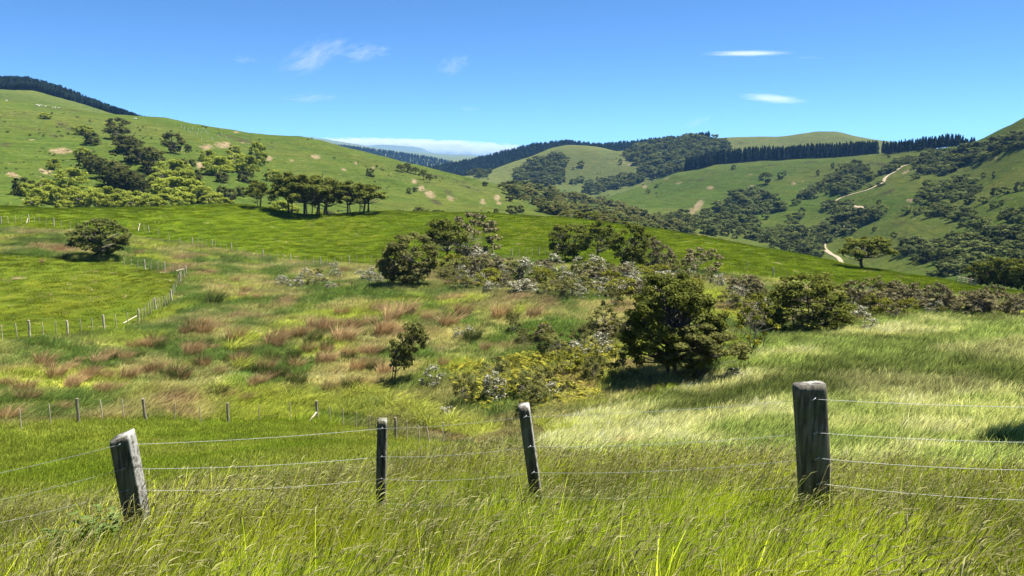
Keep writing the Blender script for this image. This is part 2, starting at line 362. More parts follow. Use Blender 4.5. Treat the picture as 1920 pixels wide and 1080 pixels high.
# grass blades: colour comes with each tuft
m_blade, nt, out = new_mat('grass_blade')
ti = N(nt, 'ShaderNodeAttribute', attribute_name='tint', attribute_type='INSTANCER')
va = N(nt, 'ShaderNodeAttribute', attribute_name='var')
hs = N(nt, 'ShaderNodeHueSaturation')
nt.links.new(ti.outputs['Color'], hs.inputs['Color'])
nt.links.new(math_(nt, 'MULTIPLY_ADD', va.outputs['Fac'], .9, .55), hs.inputs['Value'])
nt.links.new(math_(nt, 'MULTIPLY_ADD', va.outputs['Fac'], -.03, .515), hs.inputs['Hue'])
leafy(nt, out, hs.outputs[0], .5)
m_seed = foliage('grass_seed_head', (.12, .105, .045), (.36, .35, .15), trans=.4, tint=.3)
m_straw = foliage('straw_stalk', (.22, .20, .08), (.42, .38, .20), trans=.3, tint=.2)
m_rush = foliage('rush_stem', (.19, .125, .055), (.52, .36, .18), trans=.25, tint=.22)
m_rushg = foliage('rush_green', (.045, .065, .016), (.13, .15, .04), trans=.25, tint=.2)
m_carex = foliage('sedge_leaf', (.19, .23, .025), (.48, .50, .09), trans=.45, tint=.15)
m_fern = foliage('bracken_frond', (.070, .085, .012), (.400, .350, .045), trans=.45, tint=.5)
m_kan = foliage('kanuka_leaf', (.055, .070, .012), (.190, .205, .040), trans=.4, tint=.18)
m_kan2 = foliage('kanuka_leaf_olive', (.075, .082, .022), (.210, .210, .062), trans=.4, tint=.2)
m_brown = foliage('kanuka_leaf_brown', (.065, .064, .024), (.180, .165, .075), (.28, .235, .135), trans=.2, tint=.15)
m_willow = foliage('willow_leaf', (.165, .205, .024), (.390, .430, .070), trans=.5, tint=.15)
m_bush = foliage('bush_leaf', (.044, .055, .016), (.155, .160, .048), trans=.35, tint=.25)
m_bushr = foliage('valley_bush_leaf', (.044, .062, .017), (.160, .180, .054), trans=.38, tint=.42)
m_white = foliage('grey_shrub_leaf', (.075, .085, .035), (.20, .20, .10), (.46, .44, .35), trans=.2, tint=.12)
m_ygreen = foliage('yellow_shrub_leaf', (.075, .085, .012), (.27, .27, .035), trans=.35, tint=.1)
m_hawth = foliage('lone_tree_leaf', (.055, .070, .016), (.180, .195, .050), trans=.4, tint=.1)
m_pine = foliage('pine_needle', (.010, .020, .012), (.034, .052, .028), trans=.1, tint=.25)
m_bark = wood('bark', (.045, .036, .028), (.13, .11, .09), 14)
m_barkp = wood('pale_bark', (.14, .12, .10), (.30, .27, .23), 14)
m_twig = wood('grey_twig', (.10, .085, .07), (.24, .21, .18), 20)

# ------------------------------------------------------------------ where the ground changes
PX, PY = project(GX, GY, GZ)
PY = np.where(GY > 0.2, PY, 5000); PX = np.where(GY > 0.2, PX, -5000)
jx = PX + 14 * fbm(GX / 5, GY / 5, 51, 3) ; jy = PY + 8 * fbm(GX / 6, GY / 6, 57, 3)
def inpoly(x, y, poly):
    r = np.zeros(np.shape(x), bool); n = len(poly)
    for i in range(n):
        (x1, y1), (x2, y2) = poly[i], poly[(i + 1) % n]
        if y1 == y2: continue
        r ^= ((y1 > y) != (y2 > y)) & (x < (x2 - x1) * (y - y1) / (y2 - y1) + x1)
    return r
def ground_tint(X, Y, d, x, y):
    """reflectance of the sward at a place; x, y only bound the paddocks as surveyed"""
    t = np.empty(np.shape(d) + (3,)); t[:] = HILL
    big = fbm(X / 90, Y / 90, 71, 4)[..., None]
    dry = np.clip(.5 + 1.6 * fbm(X / 120, Y / 120, 77, 4), 0, 1)[..., None]
    t = t * (1 - .45 * dry) + np.array(DRY) * .45 * dry
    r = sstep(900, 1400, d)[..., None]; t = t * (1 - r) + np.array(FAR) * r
    # the near ridge: lush pasture between the far fence and the crest
    near = (d < 232)[..., None]
    lush = np.array(LUSH) * (1 + .12 * big)
    t = np.where(near, lush, t)
    # rough ground in the gully and on its banks
    rough = (d < 165) & (d > 36) & inpoly(x, y, [(-600, 640), (0, 642), (235, 618), (305, 590), (345, 520), (235, 492), (0, 476), (-600, 470), (-600, 425), (0, 425), (210, 440), (290, 450), (420, 470), (560, 492), (700, 500), (960, 482), (1060, 500), (1250, 505), (1480, 528), (1800, 556), (1920, 560), (2700, 575), (2700, 690), (1400, 700), (1150, 765), (960, 850), (870, 840), (700, 810), (590, 786), (300, 784), (100, 792), (0, 800), (-600, 815)])
    v = np.clip(.5 + 2.1 * fbm(X / 5, Y / 7, 83, 4), 0, 1)[..., None]
    v2 = np.clip(.5 + 1.8 * fbm(X / 14, Y / 14, 89, 4), 0, 1)[..., None]
    rc = np.array((.105, .160, .030)) * (1 - v) + np.array((.310, .290, .100)) * v
    rc = rc * (1 - .35 * v2) + np.array((.085, .115, .045)) * .35 * v2
    yg = np.clip(-.35 + 2.4 * fbm(X / 6, Y / 8, 97, 3), 0, 1)[..., None]
    rc = rc * (1 - yg) + np.array((.27, .31, .045)) * yg
    rt = np.clip(-.58 + 2.4 * fbm(X / 4, Y / 6, 103, 3), 0, 1)[..., None]
    rc = rc * (1 - rt) + np.array((.275, .205, .10)) * rt
    t = np.where(rough[..., None], rc, t)
    pd = (d < 165) & (d > 80) & inpoly(x, y, [(-600, 640), (0, 642), (235, 618), (305, 590), (345, 520), (235, 492), (0, 476), (-600, 470)])
    t = np.where(pd[..., None], np.array(FIELD) * (1 + .15 * v), t)
    np_ = (d < 60) & (d > 8) & inpoly(x, y, [(-600, 815), (0, 800), (100, 792), (300, 784), (590, 786), (700, 810), (870, 845), (960, 850), (960, 1100), (-600, 1100)])
    t = np.where(np_[..., None], np.array((.165, .215, .020)) * (1 - .5 * v2) + np.array((.285, .285, .060)) * .5 * v2, t)
    pal = (d > 10) & (d < 105) & inpoly(x, y, [(1000, 870), (1040, 800), (1150, 770), (1330, 725), (1420, 640), (1480, 612), (1600, 606), (1700, 588), (1920, 598), (2700, 610), (2700, 1200), (1000, 1200)])
    pc = (np.array((.165, .205, .055)) * (1 - v) + np.array(PALE) * v) * (.52 + .75 * v2) * np.array((1, 1, .92))
    t = np.where(pal[..., None], pc, t)
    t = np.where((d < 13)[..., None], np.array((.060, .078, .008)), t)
    return t
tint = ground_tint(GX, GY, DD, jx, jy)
# slips of bare earth: (x, y, half width, half height, slant, range from, range to)
SLIPS = [(113, 283, 28, 8, 0, 300, 690), (24, 328, 18, 6, .3, 260, 690), (86, 322, 20, 6, .3, 260, 690), (72, 348, 8, 8, 0, 260, 690), (60, 262, 8, 2, 0, 300, 690),
 (388, 276, 17, 7, 0, 300, 690), (418, 272, 22, 8, 0, 300, 690), (376, 311, 12, 9, .7, 280, 690), (505, 297, 8, 6, 0, 300, 690), (547, 301, 5, 3, 0, 300, 690), (592, 294, 12, 5, .2, 300, 690),
 (666, 306, 5, 4, 0, 300, 690), (700, 314, 6, 3, 0, 300, 690), (645, 318, 7, 3, .3, 300, 690), (777, 340, 7, 6, .8, 300, 690), (806, 364, 16, 9, .5, 300, 690), (845, 372, 10, 6, .5, 300, 690), (790, 353, 8, 8, .9, 300, 690),
 (905, 380, 8, 4, .2, 300, 690), (932, 371, 8, 8, .3, 300, 690), (935, 381, 7, 4, 0, 300, 690), (905, 375, 5, 3, 0, 300, 690), (340, 280, 4, 4, 0, 300, 690), (455, 268, 6, 2, 0, 300, 690), (443, 248, 8, 2, 0, 300, 690),
 (1310, 385, 18, 8, -.9, 600, 1100), (1298, 400, 8, 14, -.4, 560, 1100), (1332, 352, 9, 4, 0, 600, 1100), (1209, 350, 6, 4, 0, 600, 1100), (1272, 344, 9, 2, -.2, 600, 1100), (1250, 335, 9, 2, -.3, 600, 1100), (1410, 349, 6, 3, .2, 600, 1100), (1488, 344, 6, 4, 0, 600, 1100), (1509, 355, 5, 3, 0, 600, 1100), (1407, 327, 4, 2, 0, 600, 1100), (1505, 340, 3, 2, 0, 600, 1100),
 (1722, 317, 9, 8, .4, 500, 900), (1706, 376, 8, 5, 0, 400, 900), (1866, 295, 7, 3, 0, 400, 900), (1700, 322, 14, 3, -.4, 500, 900),
 (1118, 282, 6, 1.5, 0, 1100, 1500), (1205, 317, 16, 3, .3, 1100, 1500), (1180, 308, 20, 3, .3, 1100, 1500),
 (365, 587, 6, 3, 0, 60, 130), (335, 766, 10, 4, 0, 40, 80), (488, 621, 6, 3, 0, 60, 130), (552, 585, 7, 3, 0, 60, 130), (648, 570, 8, 3, 0, 60, 130), (900, 582, 6, 3, 0, 60, 130), (775, 553, 7, 2, 0, 60, 130), (1512, 690, 12, 4, 0, 30, 80), (1612, 695, 8, 4, 0, 30, 80), (1650, 745, 10, 4, 0, 14, 80), (1795, 745, 12, 5, 0, 14, 80), (1760, 768, 12, 5, 0, 14, 80), (1605, 795, 18, 6, 0, 14, 80), (1740, 728, 8, 2, 0, 14, 80), (1900, 722, 14, 5, 0, 14, 80), (1085, 855, 14, 4, 0, 14, 80), (1340, 812, 14, 3, 0, 14, 80)]
bare = np.zeros_like(DD)
for sx, sy, sw, sh, sl, d0, d1 in SLIPS:
    sw, sh = sw * .76, sh * .76
    dx, dy = PX - sx, PY - sy
    cc, ss = math.cos(sl), math.sin(sl)
    q = ((dx * cc + dy * ss) / sw) ** 2 + ((-dx * ss + dy * cc) / sh) ** 2
    bare = np.maximum(bare, np.where((DD > d0) & (DD < d1), np.clip(.95 - .55 * q, 0, 1), 0))
SCRUB = [(118, 232, 26, 6, .3, 300, 690), (40, 214, 30, 3, .05, 300, 690), (130, 240, 14, 8, .3, 300, 690), (60, 243, 70, 2.5, .14, 300, 690), (110, 254, 22, 4, 0, 300, 690), (10, 272, 16, 5, 0, 300, 690), (430, 256, 30, 4, .18, 300, 690), (458, 264, 26, 6, .2, 300, 690), (510, 275, 16, 3, 0, 300, 690), (120, 205, 90, 2, .13, 400, 720), (880, 352, 40, 3, .3, 300, 720), (870, 342, 30, 2.5, .3, 300, 720), (820, 330, 14, 3, .2, 300, 720), (815, 378, 20, 5, .5, 300, 720), (840, 360, 14, 6, .4, 300, 720),
 (1310, 338, 26, 2, -.1, 600, 1100), (1420, 315, 18, 2, 0, 600, 1100), (1440, 310, 20, 2, -.2, 600, 1100), (1225, 340, 20, 2, -.4, 600, 1100), (1365, 364, 14, 2, 0, 600, 1100), (1520, 304, 16, 3, 0, 600, 1100), (1660, 362, 26, 4, -.3, 400, 900), (1690, 420, 20, 5, -.2, 380, 900), (1890, 376, 18, 3, 0, 380, 900), (1650, 308, 40, 5, .1, 600, 1000), (1140, 300, 18, 3, .2, 1100, 1500), (1390, 268, 14, 3, 0, 1300, 1700)]
scrub = np.zeros_like(DD)
for sx, sy, sw, sh, sl, d0, d1 in SCRUB:
    dx, dy = PX - sx, PY - sy
    cc, ss = math.cos(sl), math.sin(sl)
    q = ((dx * cc + dy * ss) / sw) ** 2 + ((-dx * ss + dy * cc) / sh) ** 2
    scrub = np.maximum(scrub, np.where((DD > d0) & (DD < d1), np.clip(.75 - .55 * q, 0, 1), 0))
bare = np.where((DD < 110) & (bare > 0), bare * .8, bare)
fine = (1 - sstep(8, 40, DD)) * .6 + .25 * (1 - sstep(100, 260, DD)) + .12
V = np.stack([GX, GY, GZ], -1).reshape(-1, 3)
ii = (np.arange(NR - 1)[:, None] * NC + np.arange(NC - 1)[None]).ravel()
FQ = np.stack([ii, ii + 1, ii + NC + 1, ii + NC], -1)[:, ::-1]
FQ = FQ[:, [0, 1, 2, 3]]
tcol = np.concatenate([tint, np.ones(tint.shape[:2] + (1,))], -1).astype(np.float32)
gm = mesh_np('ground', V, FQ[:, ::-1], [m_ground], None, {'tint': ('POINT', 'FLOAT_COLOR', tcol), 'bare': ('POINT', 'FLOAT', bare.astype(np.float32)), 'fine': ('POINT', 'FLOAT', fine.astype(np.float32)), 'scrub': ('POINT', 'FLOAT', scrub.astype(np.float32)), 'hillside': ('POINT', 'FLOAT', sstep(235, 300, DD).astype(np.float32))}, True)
go = link(bpy.data.objects.new('ground', gm)); tag(go, 'rolling green pasture hills and rough grassy gully', 'ground', kind='structure')

# ------------------------------------------------------------------ unpaved track on the far valley side
m_track, nt, out = new_mat('track_gravel')
tn = noise(nt, N(nt, 'ShaderNodeNewGeometry').outputs['Position'], .8, 6)
p = N(nt, 'ShaderNodeBsdfDiffuse'); nt.links.new(mixc(nt, tn, (.19, .15, .095), (.33, .28, .20)), p.inputs[0]); nt.links.new(p.outputs[0], out.inputs[0])
def ribbon(name, pix, width, d0, d1, lift, label):
    P = [hit(x, y, d0, d1) for x, y in pix]; P = np.array([q for q in P if q])
    s = np.concatenate([[0], np.cumsum(np.linalg.norm(np.diff(P[:, :2], axis=0), axis=1))])
    q = np.arange(0, s[-1], 2.5); X = pchip(s, P[:, 0], q); Y = pchip(s, P[:, 1], q)
    T = np.stack([np.gradient(X), np.gradient(Y)], -1); T /= np.linalg.norm(T, axis=1)[:, None]
    wv = width * (1 + .25 * fbm(q / 15, q * 0, 5, 2))
    rows = []
    for k in (-1, -.5, 0, .5, 1):
        x, y = X - T[:, 1] * wv * k / 2, Y + T[:, 0] * wv * k / 2
        rows.append(np.stack([x, y, ground(x, y) + lift - .12 * abs(k)], -1))
    Vv = np.stack(rows, 1); n = len(q)
    i = (np.arange(n - 1)[:, None] * 5 + np.arange(4)[None]).ravel()
    me = mesh_np(name, Vv.reshape(-1, 3), np.stack([i, i + 1, i + 6, i + 5], -1), [m_track], smooth=True)
    o = link(bpy.data.objects.new(name, me)); tag(o, label, 'track', kind='structure'); return o
ribbon('track', [(1716, 305), (1693, 312), (1682, 319), (1666, 329), (1658, 337), (1655, 343), (1643, 349), (1622, 358), (1599, 364), (1580, 370), (1563, 379)], 2.7, 500, 950, .45, 'pale unsealed farm track climbing through the bush')
ribbon('track', [(1598, 386), (1619, 394), (1600, 412), (1560, 440), (1546, 456), (1546, 466), (1554, 474), (1568, 482), (1579, 495)], 2.5, 380, 900, .45, 'lower bend of the pale farm track in the valley')

# ------------------------------------------------------------------ growing trees
def leaves(rng, cen, rad, per, ls, up=.35, shell=.45, elong=1.7, under=.35):
    """small leaf-spray quads spread through clumps; returns verts, faces, var"""
    n = len(cen); k = n * per
    ci = np.repeat(np.arange(n), per)
    d = rng.normal(size=(k, 3)); d /= np.linalg.norm(d, axis=1)[:, None]
    flip = (d[:, 2] < 0) & (rng.rand(k) > under); d[flip, 2] *= -1
    r = rng.rand(k) ** shell
    p = cen[ci] + d * r[:, None] * rad[ci]
    nrm = d * .8 + rng.normal(size=(k, 3)) * .55 + np.array([0, 0, up]); nrm /= np.linalg.norm(nrm, axis=1)[:, None]
    t = np.cross(nrm, rng.normal(size=(k, 3))); t /= np.linalg.norm(t, axis=1)[:, None] + 1e-9
    b = np.cross(nrm, t); s = ls * (.55 + .9 * rng.rand(k))[:, None]
    q = np.stack([p - t * s * elong * .5, p - b * s * .5 + t * s * .1, p + t * s * elong * .5, p + b * s * .5 + t * s * .1], 1)
    cv = rng.rand(n)[ci]
    var = np.clip(.45 * cv + .55 * rng.rand(k), 0, 1)
    return q.reshape(-1, 3), np.arange(4 * k).reshape(-1, 4), var, (d[:, 2] * .5 + .5) * r
def bend(rng, a, b, n=5, sag=.12):
    t = np.linspace(0, 1, n)[:, None]; a = np.asarray(a, float); b = np.asarray(b, float)
    L = np.linalg.norm(b - a); mid = rng.normal(size=3) * sag * L
    return a + (b - a) * t + mid * (4 * t * (1 - t)) * np.array([1, 1, .6])
def clumps(rng, n, shape, jit):
    """clump centres for a crown of unit width and unit height"""
    out = []
    for _ in range(4000):
        if len(out) >= n: break
        x, y, z = rng.uniform(-.5, .5), rng.uniform(-.5, .5), rng.rand()
        r = math.hypot(x, y) * 2
        if shape == 'round': ok = .55 < (r ** 2 + ((z - .55) / .45) ** 2) < 1 or rng.rand() < .08; ok = ok and (r ** 2 + ((z - .55) / .45) ** 2) < 1
        elif shape == 'umbrella':
            top = .98 - .38 * r ** 2.2; ok = r < 1 and top - .26 < z < top
        elif shape == 'low':     # foliage right down to the ground
            q = r ** 2 + ((z - .36) / .64) ** 2; ok = .40 < q < 1
        elif shape == 'tall': q = (r * (1 + .5 * z)) ** 2 + ((z - .55) / .45) ** 2; ok = q < 1
        else: ok = r < 1
        if ok: out.append((x, y, z))
    return np.array(out) if out else np.zeros((1, 3))
def tree_meshes(name, seed, shape, ncl, per, ls, cr, mats, trunks=1, z0=.3, tr=.022, lean=(0, 0), flat=.6, under=.35, ff=0, joined=False, twig=True, spread=.12, zlow=0., skew=(0, 0), shell=.45):
    """unit-size tree (width 1, height 1). mats = (leaf, bark). Returns [trunk mesh, crown mesh] or one joined mesh"""
    rng = rs(seed)
    C = clumps(rng, ncl, shape, 0)
    C[:, 2] = zlow + C[:, 2] * (1 - zlow)
    C[:, 0] += skew[0] * C[:, 2]; C[:, 1] += skew[1] * C[:, 2]
    rad = np.stack([cr * (.7 + .6 * rng.rand(len(C)))] * 3, -1); rad[:, 2] *= flat
    C[:, 2] = np.clip(C[:, 2], rad[:, 2] * .6 + .01, 1.0 - rad[:, 2] * .9)
    W, L = MB(), MB()
    bases = []
    for k in range(trunks):
        a = rng.uniform(0, 6.28); rr = spread * rng.rand() if trunks > 1 else 0
        b0 = np.array([rr * math.cos(a) - lean[0] * .5, rr * math.sin(a) * .6 - lean[1] * .5, -.04])
        top = np.array([b0[0] * 1.6 + lean[0] + rng.normal() * .03, b0[1] * 1.6 + lean[1] + rng.normal() * .03, z0 + .30 * rng.rand() + .15])
        P = bend(rng, b0, top, 7, .09)
        v, f = tube(P, np.linspace(tr, tr * .5, 7) * (1.25 if k == 0 else .8), 6); W.add(v, f, rng.rand(), 1 if joined else 0)
        bases.append(P)
    if twig:
        for c, r_ in zip(C, rad):
            P = bases[rng.randint(trunks)]
            dd = np.linalg.norm(P[:, :2] - c[:2], axis=1) + 1.5 * np.abs(P[:, 2] - c[2] * .62)
            j = int(np.argmin(dd[1:])) + 1
            Q = bend(rng, P[j], c, 4, .12)
            v, f = tube(Q, np.linspace(tr * .45, tr * .12, 4), 4); W.add(v, f, rng.rand(), 1 if joined else 0)
    v, f, var, upn = leaves(rng, C, rad, per, ls, under=under, shell=shell)
    L.add(v, f, var)
    fl = None
    if ff > 0: fl = ((rng.rand(len(f)) < ff * (.3 + 1.2 * upn))).astype(np.float32) * (.5 + .5 * rng.rand(len(f)))
    if joined:
        nl = len(f); L.v += W.v; L.f += [g + L.n for g in W.f]; L.var += W.var; L.mi += W.mi
        me = L.mesh(name, mats)
        if fl is not None:
            a = me.attributes.new('flw', 'FLOAT', 'FACE'); a.data.foreach_set('value', np.concatenate([fl, np.zeros(len(me.polygons) - nl)]).astype(np.float32))
        return [me]
    cm = L.mesh(name + '_crown', [mats[0]])
    if fl is not None:
        a = cm.attributes.new('flw', 'FLOAT', 'FACE'); a.data.foreach_set('value', fl.astype(np.float32))
    return [W.mesh(name + '_trunk', [mats[1]]), cm]
def plant(name, meshes, P, w, h, rz, label, cat, group=None, parts=('trunk', 'crown'), rx=0.0, wy=None):
    if len(meshes) == 1:
        o = bpy.data.objects.new(name, meshes[0]); link(o)
    else:
        o = bpy.data.objects.new(name, None); link(o); o.empty_display_size = .2
        for m, pn in zip(meshes, parts):
            link(bpy.data.objects.new(pn, m), o)
    o.location = (P[0], P[1], P[2] - .03 * h); o.scale = (w, wy or w, h); o.rotation_euler = (rx, 0, rz)
    return tag(o, label, cat, group)
rng0 = random.Random(5)
def put(name, meshes, x, yb, hpx, wpx, label, cat, group=None, d=None, dmin=0, dmax=1e9, rz=None, parts=('trunk', 'crown')):
    """stand a plant with its foot at photograph pixel (x, yb), sized in photograph pixels"""
    P = at(x, d, yb) if d else hit(x, yb, dmin, dmax)
    if P is None: return None
    k = per_px(x, yb, P)
    return plant(name, meshes, P, wpx * k, hpx * k, rng0.uniform(-.5, .5) if rz is None else rz, label, cat, group, parts)

KB = (m_kan, m_bark)
T = {}
T['big'] = tree_meshes('big_kanuka', 11, 'low', 190, 170, .0185, .078, KB, 2, .3, .022, flat=.7, under=.4, spread=.1, zlow=.18, shell=.6)
T['big2'] = tree_meshes('big_kanuka_light', 17, 'umbrella', 48, 160, .025, .095, (m_kan2, m_bark), 3, .25, .018, (.03, 0), spread=.16, zlow=.0, flat=.5)
for k in range(3):
    T['umb%d' % k] = tree_meshes('umbrella_kanuka_%d' % k, 21 + k, 'umbrella', 46 + 4 * k, 110, .031, .11, KB, 2 + k % 2, .30, .020, (.02, 0), flat=.5, spread=.14)
for k in range(4):
    T['kan%d' % k] = tree_meshes('kanuka_%d' % k, 31 + k, 'round', 62, 115, .029, .105, ((m_kan2, m_kan)[k % 2], m_bark), 3, .22, .016, (.03, 0), flat=.6, spread=.2, zlow=.04, under=.5)
for k in range(3):
    T['brn%d' % k] = tree_meshes('brown_kanuka_%d' % k, 41 + k, 'low', 46, 95, .031, .115, (m_brown, m_twig), 4, .2, .012, flat=.7, spread=.25, ff=.35)
for k in range(3):
    T['wil%d' % k] = tree_meshes('willow_%d' % k, 51 + k, 'low', 34, 100, .052, .16, (m_willow, m_barkp), 2, .2, .02, flat=.75, spread=.15, under=.6)
for k in range(4):
    T['bush%d' % k] = tree_meshes('bush_tree_%d' % k, 61 + k, ('round', 'low')[k % 2], 32, 66, .058, .16, (m_bush, m_bark), 2, .2, .022, flat=.65, spread=.12)
for k in range(4):
    T['val%d' % k] = tree_meshes('valley_tree_%d' % k, 71 + k, ('low', 'round')[k % 2], 24, 46, .078, .18, (m_bushr, m_bark), 1, .2, .028, flat=.65, joined=True, twig=False)
for k in range(2):
    T['kst%d' % k] = tree_meshes('strip_tree_%d' % k, 171 + k, 'umbrella', 22, 46, .078, .18, (m_kan2, m_bark), 1, .25, .025, flat=.6, joined=True, twig=False)
for k in range(3):
    T['wht%d' % k] = tree_meshes('grey_shrub_%d' % k, 81 + k, 'low', 26, 55, .042, .14, (m_white, m_twig), 5, .25, .012, flat=.8, spread=.3, ff=.5)
for k in range(2):
    T['yel%d' % k] = tree_meshes('yellow_shrub_%d' % k, 91 + k, 'low', 24, 55, .045, .15, (m_ygreen, m_bark), 4, .25, .012, flat=.8, spread=.3)
for k in range(3):
    T['olv%d' % k] = tree_meshes('olive_shrub_%d' % k, 101 + k, 'low', 28, 60, .040, .13, (m_kan2, m_twig), 4, .25, .012, flat=.8, spread=.3)
T['lone'] = tree_meshes('lone_tree', 111, 'round', 75, 120, .028, .10, (m_hawth, m_bark), 2, .30, .022, (.04, 0), flat=.55, spread=.1, skew=(.12, 0), under=.4)
T['small'] = tree_meshes('leaning_kanuka', 113, 'tall', 40, 80, .034, .11, (m_kan2, m_bark), 2, .30, .016, (.14, 0), flat=.7, skew=(.55, 0), zlow=.20, spread=.02)
T['scr'] = tree_meshes('scraggly_tree', 117, 'round', 22, 45, .036, .085, (m_ygreen, m_bark), 4, .30, .016, (.05, 0), flat=.6, spread=.2)
T['ridge'] = tree_meshes('ridge_tree', 119, 'umbrella', 62, 120, .028, .105, KB, 1, .22, .03, flat=.55, zlow=-.02)
T['dark'] = tree_meshes('dark_round_bush', 121, 'low', 130, 140, .0215, .09, KB, 5, .25, .012, flat=.75, spread=.25)
def pine_mesh(name, seed, bare=.12):
    rng = rs(seed); L = MB()
    P = np.array([[0, 0, -.03], [.004, .002, .4], [0, 0, .98]]); v, f = tube(P, [.03, .022, .005], 5); L.add(v, f, .4, 1)
    for k in range(15):
        z = bare + (1 - bare) * (k + .5) / 15; r = .5 * (1 - .86 * ((z - bare) / (1 - bare)) ** 2.0) * (.8 + .35 * rng.rand())
        m = 7; th = rng.rand() * 6 + np.arange(m) * 6.283 / m + rng.normal(size=m) * .2
        for t in th:
            rr = r * (.7 + .5 * rng.rand()); dz = .035
            c, s = math.cos(t), math.sin(t); w = .22 * r + .03
            v = np.array([[0, 0, z + .02], [rr * .6 * c - w * s, rr * .6 * s + w * c, z - dz * .3], [rr * c, rr * s, z + dz * .2 * rng.normal()], [rr * .6 * c + w * s, rr * .6 * s - w * c, z - dz]])
            L.add(v, [[0, 1, 2, 3]], rng.rand())
            v2 = v.copy(); v2[1:, 2] += rng.normal(size=3) * .03 - .02; v2[2] *= .9; L.add(v2, [[0, 1, 2, 3]], rng.rand())
    return L.mesh(name, [m_pine, m_bark])
PINES = [pine_mesh('pine_%d' % k, 200 + k) for k in range(3)]
PINEROW = [pine_mesh('shelter_pine_%d' % k, 210 + k, .13) for k in range(3)]

# ------------------------------------------------------------------ scattering by geometry nodes (for what nobody could count)
def make_protos(name, meshes):
    c = bpy.data.collections.new(name)
    for i, m in enumerate(meshes):
        c.objects.link(bpy.data.objects.new('%s_%02d' % (name, i), m))
    return c
def scatter(name, pts, rot, scl, idx, tnt, coll, label, cat):
    me = bpy.data.meshes.new(name); pts = np.asarray(pts, np.float32); n = len(pts)
    me.vertices.add(n); me.vertices.foreach_set('co', pts.ravel())
    for nm, typ, arr, key in (('rot', 'FLOAT_VECTOR', rot, 'vector'), ('scl', 'FLOAT_VECTOR', scl, 'vector'), ('idx', 'INT', idx, 'value'), ('tint', 'FLOAT_COLOR', tnt, 'color')):
        a = me.attributes.new(nm, typ, 'POINT')
        a.data.foreach_set(key, np.ascontiguousarray(arr, np.int32 if typ == 'INT' else np.float32).ravel())
    o = link(bpy.data.objects.new(name, me)); tag(o, label, cat, kind='stuff')
    ng = bpy.data.node_groups.new(name + '_nodes', 'GeometryNodeTree')
    ng.interface.new_socket('Geometry', in_out='INPUT', socket_type='NodeSocketGeometry')
    ng.interface.new_socket('Geometry', in_out='OUTPUT', socket_type='NodeSocketGeometry')
    gi = ng.nodes.new('NodeGroupInput'); gO = ng.nodes.new('NodeGroupOutput')
    ip = ng.nodes.new('GeometryNodeInstanceOnPoints'); ci = ng.nodes.new('GeometryNodeCollectionInfo')
    ci.inputs['Collection'].default_value = coll; ci.inputs['Separate Children'].default_value = True; ci.inputs['Reset Children'].default_value = True
    ip.inputs['Pick Instance'].default_value = True
    def na(nm, typ):
        q = ng.nodes.new('GeometryNodeInputNamedAttribute'); q.data_type = typ; q.inputs[0].default_value = nm; return q.outputs[0]
    L = ng.links.new
    L(gi.outputs[0], ip.inputs['Points']); L(ci.outputs[0], ip.inputs['Instance'])
    L(na('idx', 'INT'), ip.inputs['Instance Index']); L(na('rot', 'FLOAT_VECTOR'), ip.inputs['Rotation']); L(na('scl', 'FLOAT_VECTOR'), ip.inputs['Scale'])
    L(ip.outputs[0], gO.inputs[0])
    md = o.modifiers.new('scatter', 'NODES'); md.node_group = ng
    return o
def ones4(c): return np.concatenate([c, np.ones((len(c), 1))], -1)

# ------------------------------------------------------------------ filling groves
def fill(poly, n, sep, seed, dmin, dmax, drop=0, k=None):
    rng = rs(seed); xs = [p[0] for p in poly]; ys = [p[1] for p in poly]; out = []
    for _ in range(n * 40):
        if len(out) >= n: break
        x, y = rng.uniform(min(xs), max(xs)), rng.uniform(min(ys), max(ys))
        if not inpoly(np.array(x), np.array(y), poly): continue
        if any((x - a) ** 2 + (2.0 * (y - b)) ** 2 < sep ** 2 for a, b, _ in out): continue
        P = hit(x, y + drop, dmin, dmax)
        if P is None: continue
        out.append((x, y + drop, P))
    return out
def grove(name, keys, poly, n, sep, seed, dmin, dmax, h, w, label, cat, group, drop=3):
    rng = rs(seed + 1)
    for x, y, P in fill(poly, n, sep, seed, dmin, dmax, drop):
        k = per_px(x, y, P); s = .62 + .75 * rng.rand() ** 1.4
        plant(name, T[keys[rng.randint(len(keys))]], P, w * k * s * (.85 + .3 * rng.rand()), h * k * s, rng.uniform(0, 6.28), label, cat, group)
def wood_mass(name, meshes, poly, n, sep, seed, dmin, dmax, h, w, label, drop=0):
    rng = rs(seed); F_ = fill(poly, n, sep, seed, dmin, dmax, drop); m = len(F_)
    P = np.array([f[2] for f in F_]); k = np.array([per_px(x, y, p) for x, y, p in F_])
    s = (.62 + .75 * rng.rand(m) ** 1.4) if 'pine' not in name else .9 + .2 * rng.rand(m)
    scl = np.stack([w * k * s * (.85 + .3 * rng.rand(m))] * 2 + [h * k * s], -1)
    rot = np.zeros((m, 3)); rot[:, 2] = rng.rand(m) * 6.28
    P[:, 2] -= .02 * h * k
    scatter(name, P, rot, scl, rng.randint(len(meshes), size=m), np.ones((m, 4)), make_protos(name + '_kind%d' % seed, meshes), label, 'forest')
ORD = 'first second third fourth fifth sixth seventh eighth ninth tenth eleventh twelfth thirteenth fourteenth fifteenth sixteenth'.split()
def rank(rows, i, key=0):
    o = sorted(range(len(rows)), key=lambda k: rows[k][key]); return ORD[o.index(i)]
VAL = ['val0', 'val1', 'val2', 'val3']; BU = ['bush0', 'bush1', 'bush2', 'bush3']; WI = ['wil0', 'wil1', 'wil2']

